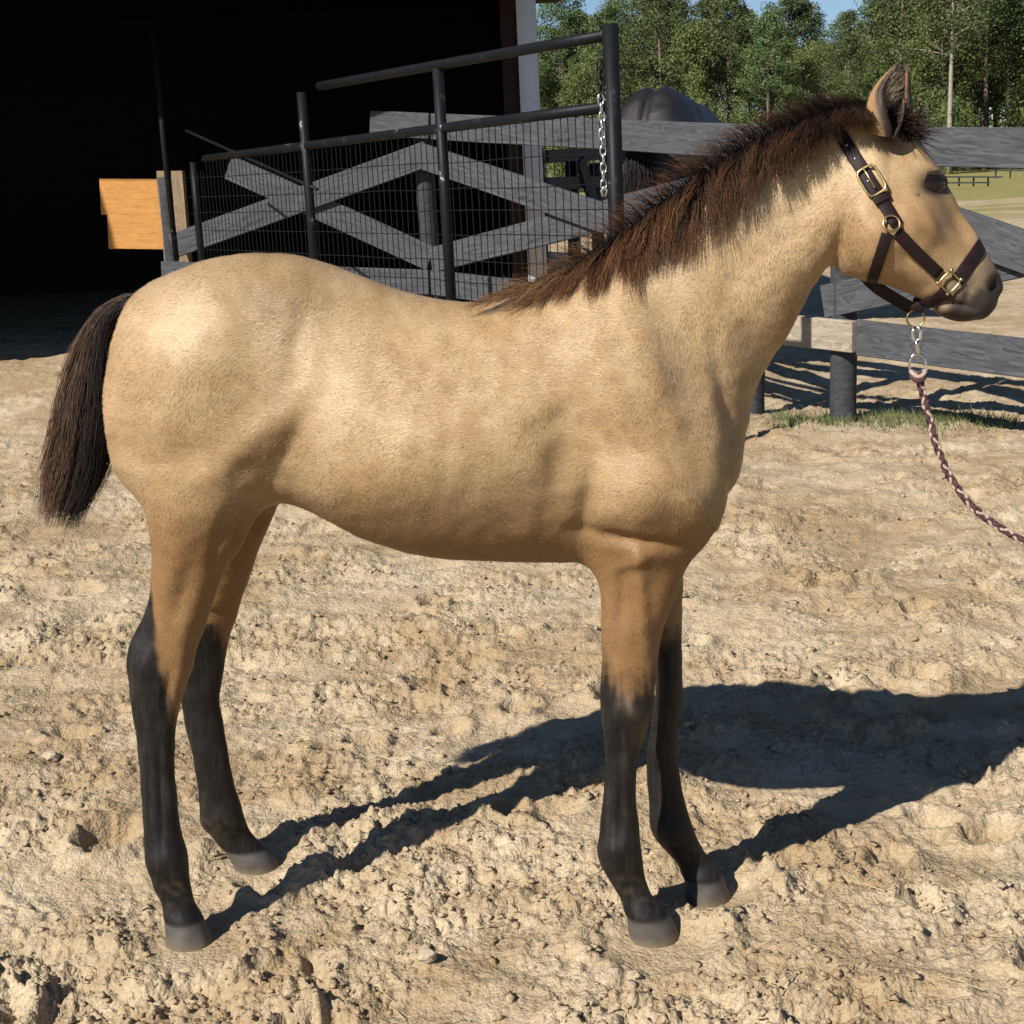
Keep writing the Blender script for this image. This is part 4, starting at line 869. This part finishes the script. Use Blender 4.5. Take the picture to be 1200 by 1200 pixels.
# ------------------------------------------------------------------ barn
ZR = 3.4
def roof_point(p):          # where the sun ray through p meets the eave height
    k_ = (ZR-p.z)/SUN.z; return (p.x+SUN.x*k_, p.y+SUN.y*k_)
PY_ = 12.05                                      # planks stand in the open front
pk = lambda px, py: at_y(px, py, PY_)
R_tr = roof_point(pk(195, 214)); R_tl = roof_point(pk(115, 214)); R_bl = roof_point(pk(138, 294))
R_gr = roof_point(ground_at(78, 446)); R_gl = roof_point(ground_at(0, 453)); R_rail = roof_point(on_plane(440, 140, *LP))
barn = thing('barn', 'dark open-fronted barn with a deep overhanging roof and pale corner trim', 'barn', (0.1, 12.3, 0))
bl = Vector((0.1, 12.3, 0))
def bbox(name, x0, x1, y0, y1, z0, z1, mat, parent=barn):
    v = [(x, y, z) for x in (x0, x1) for y in (y0, y1) for z in (z0, z1)]; v = [(a[0]-bl.x, a[1]-bl.y, a[2]-bl.z) for a in v]
    return link_mesh(name, mesh_np(name, np.array(v), [(0, 1, 3, 2), (4, 6, 7, 5), (0, 4, 5, 1), (2, 3, 7, 6), (0, 2, 6, 4), (1, 5, 7, 3)], smooth=False), mat, parent)
cr = at_y(607, 60, 12.4).x; cR = at_y(630, 60, 12.4).x
bbox('corner_trim', cr, cR, 12.36, 12.46, 0, ZR+0.05, M_white)
bbox('door_jamb', cr-0.13, cr-0.004, 12.38, 12.52, 0, ZR+0.05, M_jamb)
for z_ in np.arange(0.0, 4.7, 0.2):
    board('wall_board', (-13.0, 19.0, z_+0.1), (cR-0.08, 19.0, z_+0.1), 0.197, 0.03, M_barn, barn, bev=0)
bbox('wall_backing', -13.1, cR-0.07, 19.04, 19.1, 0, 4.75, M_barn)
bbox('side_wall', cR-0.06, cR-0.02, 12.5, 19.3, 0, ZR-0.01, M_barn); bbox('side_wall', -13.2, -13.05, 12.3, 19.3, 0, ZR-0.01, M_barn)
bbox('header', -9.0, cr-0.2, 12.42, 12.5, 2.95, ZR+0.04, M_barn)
# roof: eave follows the edge of the shade it throws
ex = lambda p, q, x: (x, p[1]+(q[1]-p[1])*(x-p[0])/(q[0]-p[0]))
e_r = (cR+0.5, min(R_rail[1], 11.9)); 
roof_poly = [(e_r[0], R_rail[1]-0.05), (R_rail[0], R_rail[1]), R_tr, R_tl, R_bl, R_gr, R_gl, (R_gl[0]-5.5, R_gl[1]-1.5), (-16, 19.4), (e_r[0], 19.4)]
print('ROOF', [tuple(round(c_, 2) for c_ in p) for p in roof_poly])
bm = bmesh.new(); lo = [bm.verts.new((x-bl.x, y-bl.y, ZR+0.0)) for x, y in roof_poly]; hi = [bm.verts.new((x-bl.x, y-bl.y, ZR+0.12)) for x, y in roof_poly]
bm.faces.new(lo); bm.faces.new(hi[::-1]); n = len(lo)
for k_ in range(n): bm.faces.new((lo[k_], hi[k_], hi[(k_+1) % n], lo[(k_+1) % n]))
bmesh.ops.triangulate(bm, faces=bm.faces[:]); bmesh.ops.recalc_face_normals(bm, faces=bm.faces); me = bpy.data.meshes.new('roof'); bm.to_mesh(me); bm.free(); link_mesh('roof', me, M_barn, barn)
# two fresh planks in the open front, and the posts that hold them
pan = thing('plank_partition', 'two orange pine planks fixed between posts in the dark barn mouth', 'partition', (pk(150, 290).x, PY_, 0))
def pboard(name, a, b, h, mat, off=0.0):
    return board(name, pk(*a), pk(*b), h, 0.04, mat, pan, off, 0.004)
hp = (pk(150, 250).z-pk(150, 293).z)
pboard('plank', (127, 270.5), (192, 271.5), hp-0.006, M_orange); pboard('plank', (118, 230.5), (192, 231), hp-0.006, M_orange)
for px, wpx in ((194, 13), (211, 15)):
    q = pk(px, 240); board('post', (q.x, PY_-0.05, 0), (q.x+0.02, PY_-0.05, pk(px, 200).z), wpx/1750*12.3, 0.09, M_tanpost, pan, 0, 0.004, up=(0, 1, 0))
tube('pipe_bar', [tuple(at_y(180, 35, 11.6)-pan.location), tuple(at_y(192, 170, 11.6)-pan.location), tuple(at_y(207, 305, 11.6)-pan.location)], 0.022, M_gate, pan, 10)

# ------------------------------------------------------------------ black horse grazing beyond the fence
t = NT('black_coat'); v = t.coord(); n_ = t.noise(v, 4, 5, 0.65); n2_ = t.noise(t.coord('Object', (60, 60, 18)), 4, 3, 0.7)
t.bump(n2_, 0.6, 0.006); M_black = t.pb(Base_Color=t.mix(n2_, t.ramp(n_, [(0.40, (0.009, 0.008, 0.009)), (0.70, (0.020, 0.017, 0.016))]), (0.016, 0.014, 0.014)), Roughness=0.45, Specular_IOR_Level=0.45)
gz = ground_z(1.2, 10.2)
bh = thing('horse', 'big black horse standing behind the top rail, seen from its hindquarters', 'horse', (1.20, 10.25, gz))
bax = (np.arange(-1.0, 1.62, 0.016), np.arange(-0.42, 0.43, 0.016), np.arange(-0.05, 1.85, 0.016)); bf = np.full(tuple(len(x) for x in bax), 0.3, np.float32)
z0_ = lambda rows, wc=0.0: np.array([[*r, wc] for r in rows])
ladder(bf, bax, z0_([(-.78,1.2,-.78,1.08,.10),(-.74,1.42,-.72,.98,.21),(-.62,1.58,-.6,.85,.28),(-.4,1.66,-.4,.80,.30),(-.1,1.60,-.1,.74,.30),(.2,1.58,.2,.72,.31),(.5,1.57,.5,.74,.27),(.7,1.46,.72,.85,.22),(.82,1.3,.82,1.0,.12)]), k=.04, n=2.2, cap=.05, taper=.08)
ladder(bf, bax, z0_([(.45,1.46,.85,1.0,.16),(.75,1.36,.98,1.05,.13),(1.0,1.25,1.12,.95,.10),(1.2,1.0,1.22,.75,.09)]), k=.08, taper=.15)
ladder(bf, bax, z0_([(1.25,1.02,1.10,.85,.09),(1.38,.75,1.2,.62,.10),(1.44,.5,1.28,.42,.075),(1.46,.34,1.32,.28,.065)]), k=.05)
for sg in (-1, 1):
    ladder(bf, bax, z0_([(-.78,1.05,-.42,1.0,.13),(-.75,.78,-.5,.78,.095),(-.79,.57,-.62,.57,.062),(-.77,.45,-.66,.45,.05),(-.75,.25,-.66,.25,.04),(-.74,.12,-.63,.12,.05),(-.71,.0,-.55,.0,.065)], sg*.17), k=.06, cap=.02, cap0=.1)
    ladder(bf, bax, z0_([(.45,.98,.78,.98,.12),(.52,.7,.68,.7,.08),(.54,.5,.66,.5,.055),(.56,.25,.64,.25,.04),(.55,.12,.66,.12,.05),(.56,0,.71,0,.065)], sg*.14), k=.06, cap=.02, cap0=.1)
V, Qb = surface_nets(bf, (bax[0][0], bax[1][0], bax[2][0]), 0.016); V = smooth_mesh(V, Qb, 3); V *= 1.04
Nb = vert_normals(V, Qb); V = V + Nb*(0.012*pnoise(V[:, 0]*5+V[:, 1]*3, V[:, 2]*5, 61) + 0.006*pnoise(V[:, 0]*13, V[:, 2]*13+V[:, 1]*9, 62) - 0.035*np.exp(-(V[:, 1]/0.03)**2)*(V[:, 0] < 0.3)*(V[:, 2] > 1.2) + 0.03*np.exp(-((V[:, 0]+0.25)/0.08)**2-((np.abs(V[:, 1])-0.22)/0.06)**2)*(V[:, 2] > 1.2))[:, None]
fd = np.array([0.36, 0.933, 0]); ld = np.array([-0.933, 0.36, 0])
bhw = lambda p: np.outer(p[:, 0], fd)+np.outer(p[:, 1], ld)+np.outer(p[:, 2], [0, 0, 1])
link_mesh('body', mesh_np('body', bhw(V), Qb), M_black, bh)
N = 1100; u0 = -0.80-rng.random(N)*0.03; P0_ = np.stack([u0, rng.normal(0, .03, N), 1.40-rng.random(N)*0.12], 1)
P3_ = np.stack([-0.87+rng.normal(0, .03, N), rng.normal(0, .05, N), 0.45+0.5*rng.random(N)**2], 1); P1_ = P0_+np.array([-.09, 0, .02]); P2_ = P3_+np.array([0, 0, .4])
Pb = bez(bhw(P0_), bhw(P1_), bhw(P2_), bhw(P3_), 6); strand_mesh('tail', Pb, np.repeat(np.array([[3, 3, 3, 2.5, 2, .5]])*1e-3, N, 0), np.ones((N, 6, 3))*np.array([.012, .01, .01]), bh, M_mane)
N = 700; tt = rng.random(N); P0_ = np.stack([.5+.7*tt, rng.normal(0, .015, N), 1.66-.62*tt**1.2], 1); P3_ = P0_+np.stack([.03+rng.normal(0, .03, N), .17+.02*rng.random(N), -.15-.15*rng.random(N)], 1)
Pb = bez(bhw(P0_), bhw(P0_+np.array([0, .06, .04])), bhw(P3_+np.array([0, .02, .12])), bhw(P3_), 5); strand_mesh('mane', Pb, np.repeat(np.array([[3, 3, 2.5, 2, .5]])*1e-3, N, 0), np.ones((N, 5, 3))*np.array([.012, .01, .01]), bh, M_mane)

# ------------------------------------------------------------------ woods
def leaf_mat(name, a, b):
    t = NT(name); v = t.coord(); n = t.noise(v, 1.6, 4, 0.7); oi = t.n('ShaderNodeObjectInfo')
    c = t.ramp(n, [(0.3, a), (0.7, b)]); hs = t.n('ShaderNodeHueSaturation'); t.l(c, hs.inputs['Color'])
    t.l(t.math('ADD', t.math('MULTIPLY', oi.outputs['Random'], 0.05), 0.475), hs.inputs['Hue']); t.l(t.math('ADD', t.math('MULTIPLY', oi.outputs['Random'], 0.6), 0.7), hs.inputs['Value'])
    return t.pb(Base_Color=hs.outputs[0], Roughness=0.6, Specular_IOR_Level=0.25)
M_pine = leaf_mat('pine_needles', (0.044, 0.074, 0.026), (0.122, 0.152, 0.052)); M_leaf = leaf_mat('green_leaves', (0.068, 0.102, 0.030), (0.165, 0.188, 0.060))
M_bark = plain('pine_bark', (0.14, 0.105, 0.08), 0.9, scale=4, bump=0.5, bd=0.02); M_pale = plain('pale_bark', (0.27, 0.24, 0.20), 0.85, scale=4)
def leaves(cl, per, spread, size, flat=0.0):
    n = len(cl)*per; c = np.repeat(cl[:, :3], per, 0); r = np.repeat(cl[:, 3], per)
    d = rng.normal(size=(n, 3)); d /= np.linalg.norm(d, axis=1)[:, None]; p = c + d*(r*rng.random(n)**0.45*spread)[:, None]*np.array([1, 1, .75])
    a = rng.normal(size=(n, 3)); a[:, 2] *= 1-flat; a /= np.linalg.norm(a, axis=1)[:, None]; b_ = np.cross(a, rng.normal(size=(n, 3))); b_ /= np.linalg.norm(b_, axis=1)[:, None]
    s_ = size*(0.6+0.8*rng.random(n))[:, None]; V = np.stack([p-a*s_, p-b_*s_*.5, p+a*s_, p+b_*s_*.5], 1).reshape(-1, 3)
    return V, np.arange(n*4).reshape(n, 4)
def make_tree(kind_, h_, seed):
    r = np.random.default_rng(seed); cl = []; limbs = []
    lean = r.normal(0, .02, 2)*h_
    tr = [(lean[0]*(q/8)**2, lean[1]*(q/8)**2, h_*0.96*q/8) for q in range(9)]; rad = [0.16*h_/13*(1-.85*q/8) for q in range(9)]
    limbs.append(tube_data(tr, rad, 8))
    at = lambda f_: np.array([lean[0]*f_**2, lean[1]*f_**2, h_*.96*f_])
    if kind_ == 'pine':
        lo_ = 0.42+0.12*r.random(); nb_ = 34
        for q in range(nb_):
            f_ = lo_+(1-lo_)*(q/nb_)**.9; L_ = h_*0.17*(1.05-((f_-lo_)/(1-lo_))**1.6)*(.6+.6*r.random())+.35; az = q*2.4+r.random(); o = at(f_)
            e = o+np.array([math.cos(az)*L_, math.sin(az)*L_, L_*(.18+.3*r.random())]); limbs.append(tube_data([o, (o+e)/2+[0, 0, .08], e], [.035, .025, .012], 4, cap=False))
            for g in (.55, .8, 1.0):
                c_ = o+(e-o)*g+r.normal(0, .12, 3); cl.append((*c_, .52+.36*r.random()))
        cl += [(*(at(1)+r.normal(0, .2, 3)), .5) for _ in range(4)]
    else:
        lo_ = 0.12 if kind_ == 'broad' else 0.03; nb_ = 60
        for q in range(nb_):
            f_ = lo_+(1-lo_)*r.random()**.85; prof = math.sin(math.pi*min(1, ((f_-lo_)/(1-lo_))*.88+.12))**.7; L_ = h_*.23*prof*(.45+.75*r.random())+.3; az = r.random()*6.283; o = at(f_*.85)
            e = np.array([0, 0, 0])+at(f_)+np.array([math.cos(az)*L_, math.sin(az)*L_, .2*L_]); 
            if q % 2 == 0: limbs.append(tube_data([o, (o+e)/2+[0, 0, .15], e], [.05, .03, .012], 4, cap=False))
            for g in (.5, .8, 1.02): cl.append((*(o+(e-o)*g+r.normal(0, .2, 3)), .5+.45*r.random()))
    V, Ql = leaves(np.array(cl), 100 if kind_ == 'pine' else 74, 1.0, .085 if kind_ == 'pine' else .078)
    crown = mesh_np('crown', V, Ql, smooth=False); trunk = mesh_np('trunk', *join_data(limbs))
    crown.materials.append(M_pine if kind_ == 'pine' else M_leaf); return trunk, crown
protos = {}
for kk_, hs_ in (('pine', (14, 13, 15, 12.5)), ('broad', (10.5, 12, 11)), ('low', (5.5, 4.5))):
    protos[kk_] = [make_tree(kk_, h_, 100+7*q+len(kk_)) for q, h_ in enumerate(hs_)]
LABEL = {'pine': ('pine_tree', 'tall dark green pine in the wood beyond the field', 'pine tree', 'pines at the edge of the wood'),
         'broad': ('broadleaf_tree', 'bushy yellow-green broadleaf tree in the wood beyond the field', 'tree', 'broadleaf trees in the wood'),
         'low': ('understory_bush', 'low leafy bush in front of the tree trunks beyond the field', 'bush', 'bushes under the wood edge')}
pale_tr = {}
def plant(kind_, q, x, y, s_, rz, pale=False, lab=None):
    nm, lb, ct_, gr_ = LABEL[kind_]; o = thing(nm, lab or lb, ct_, (x, y, -0.05), None if lab else gr_); o.scale = (s_, s_, s_*(1)); o.rotation_euler.z = rz
    for me_, nn in zip(protos[kind_][q], ('trunk', 'crown')):
        if nn == 'trunk':
            key = (me_.name, pale)
            if key not in pale_tr: m2 = me_.copy(); m2.name = 'trunk'; m2.materials.clear(); m2.materials.append(M_pale if pale else M_bark); pale_tr[key] = m2
            me_ = pale_tr[key]
        c_ = bpy.data.objects.new(nn, me_); COL.objects.link(c_); c_.parent = o
    return o
r = random.Random(11)
for row, (D_, n_) in enumerate(((86, 40), (91, 44), (97, 46), (104, 46), (112, 46))):
    for q in range(n_):
        x = -34 + 92*(q+0.5+r.uniform(-.4, .4))/n_; px = 600+F*x/D_
        kd = 'pine' if r.random() < (0.72 if px < 900 else 0.45) else 'broad'
        s_ = r.uniform(.64, .84)*(1.0 if row < 2 else 1.04+0.03*row)
        s_ *= 1.0 + 0.40*max(0, min(1, (px-1010)/90)) - 0.12*math.exp(-((px-990)/45)**2) - 0.05*math.exp(-((px-690)/50)**2)
        plant(kd, r.randrange(len(protos[kd])), x, D_+r.uniform(-2.5, 2.5), s_, r.uniform(0, 6.28), r.random() < .25)
for q in range(24):
    x = -30+86*(q+r.uniform(0, 1))/24; plant('low', r.randrange(2), x, 83+r.uniform(-2, 3), r.uniform(.6, 1.15), r.uniform(0, 6.28))
lone = plant('pine', 1, at_y(1112, 190, 80).x, 80, 1.0, 2.2, True, 'tall slim pine with a pale bare trunk standing just right of the foal\'s forehead')
# low dark jump rails in the field
rl = thing('low_rail_fence', 'low black stepped rail fence far off in the grass field', 'fence', (at_y(1120, 212, 52).x, 52, 0))
for (xa, ya, xb, yb, D_) in ((1050, 207, 1175, 207.5, 52), (1050, 214.5, 1160, 214, 52), (1165, 199.5, 1290, 202, 60)):
    pa, pb_ = at_y(xa, ya, D_), at_y(xb, yb, D_); board('rail', pa, pb_, 0.05, 0.05, M_post, rl, 0, 0)
for px in range(1056, 1165, 17):
    pa = at_y(px, 207, 52.1); board('post', (pa.x, 52.1, pa.z), (pa.x, 52.1, pa.z-0.32), 0.05, 0.05, M_post, rl, 0, 0, up=(0, 1, 0))
for px in range(1167, 1290, 17):
    pa = at_y(px, 200, 60.1); board('post', (pa.x, 60.1, pa.z), (pa.x, 60.1, pa.z-0.30), 0.05, 0.05, M_post, rl, 0, 0, up=(0, 1, 0))

# ------------------------------------------------------------------ loose sand clods, stones, weeds
def clod_mesh(n, ymin, ymax, smin, smax, seed, pw=2.2):
    r = np.random.default_rng(seed); bm = bmesh.new(); bmesh.ops.create_icosphere(bm, subdivisions=1, radius=1); bm.verts.ensure_lookup_table()
    bv = np.array([v.co for v in bm.verts]); bt = np.array([[v.index for v in f.verts] for f in bm.faces]); bm.free()
    y = ymin*np.exp(r.random(n)*math.log(ymax/ymin)); x = (r.random(n)*2-1)*0.58*y
    pk_ = pnoise(x*1.7+9, y*2.3, 3)+.35*pnoise(x*6, y*6, 4)+r.normal(0, .25, n); kp = pk_ > -.12; x, y = x[kp], y[kp]; n = len(x)
    ok = np.ones(n, bool)
    for h_ in FOAL_HOOF: ok &= np.hypot(x-h_.x, y-h_.y) > .085
    x, y = x[ok], y[ok]; n = len(x)
    s_ = smin*(smax/smin)**(r.random(n)**pw); z = terrain(x, y)+s_*.22
    V = bv[None]*(1+r.normal(0, .42, (n, len(bv), 1)).clip(-.65, .9))*np.stack([s_*(.8+.6*r.random(n)), s_*(.8+.6*r.random(n)), s_*(.45+.45*r.random(n))], 1)[:, None]
    a = r.random(n)*6.28; c_, sn = np.cos(a)[:, None], np.sin(a)[:, None]; V = np.stack([V[..., 0]*c_-V[..., 1]*sn, V[..., 0]*sn+V[..., 1]*c_, V[..., 2]], -1)+np.stack([x, y, z], 1)[:, None]
    T = bt[None]+(np.arange(n)*len(bv))[:, None, None]; return mesh_np('sand_clods', V.reshape(-1, 3), None, T.reshape(-1, 3), smooth=False)
cl_ = link_mesh('sand_clods', clod_mesh(32000, 2.1, 9.0, .002, .010, 3, 2.6), M_sand); kind(cl_, 'stuff')
def stone(px, py, s_, lab):
    g_ = ground_at(px, py); bm = bmesh.new(); bmesh.ops.create_icosphere(bm, subdivisions=2, radius=1)
    for v in bm.verts: v.co = Vector((v.co.x*s_*1.1, v.co.y*s_*.9, v.co.z*s_*.75))*(1+.18*random.uniform(-1, 1))
    me = bpy.data.meshes.new('stone'); bm.to_mesh(me); bm.free(); o = link_mesh('stone', me, M_stone); o.location = (g_.x, g_.y, ground_z(g_.x, g_.y)+s_*.4); tag(o, lab, 'stone')
M_stone = plain('pale_stone', (0.38, 0.31, 0.22), 0.9, var=.25, scale=40)
stone(501, 1137, .017, 'pale pebble lying alone in the sand between the fore and hind hooves')
stone(60, 893, .022, 'grey clod of stone in the sand to the left of the near hind leg')
stone(530, 905, .02, 'pale lump in the sand just above the hind leg shadow')
M_weed = plain('dry_green_weed', (0.12, 0.135, 0.05), 0.8, var=.4, scale=8)
ws_ = []
for q in range(1500):
    px = random.choice((random.uniform(1005, 1190), random.gauss(1090, 50), random.uniform(905, 1000))); py = random.gauss(497, 5); g_ = ground_at(px, py); z_ = ground_z(g_.x, g_.y); hh = random.uniform(.02, .07); a = random.uniform(0, 6.28); d = random.uniform(.01, .05)
    ws_.append(((g_.x-.003, g_.y, z_), (g_.x+.003, g_.y, z_), (g_.x+math.cos(a)*d, g_.y+math.sin(a)*d, z_+hh)))
kind(link_mesh('weeds', mesh_np('weeds', np.array(ws_).reshape(-1, 3), None, np.arange(len(ws_)*3).reshape(-1, 3), smooth=False), M_weed), 'stuff')

# scattered straw
st_ = []
rs_ = np.random.default_rng(17)
for q in range(170):
    y = 2.2*math.exp(rs_.random()*1.1); x = (rs_.random()*2-1)*.42*y; a = rs_.random()*6.28; l_ = .012+.03*rs_.random(); z_ = ground_z(x, y)+.004
    dx, dy = math.cos(a)*l_, math.sin(a)*l_; st_.append(tube_data([(x-dx, y-dy, z_), (x, y, z_+.004), (x+dx, y+dy, z_+.002)], .0011, 4, cap=False))
M_straw = plain('dry_straw', (0.42, 0.33, 0.17), 0.7); kind(link_mesh('straw', mesh_np('straw', *join_data(st_)), M_straw), 'stuff')
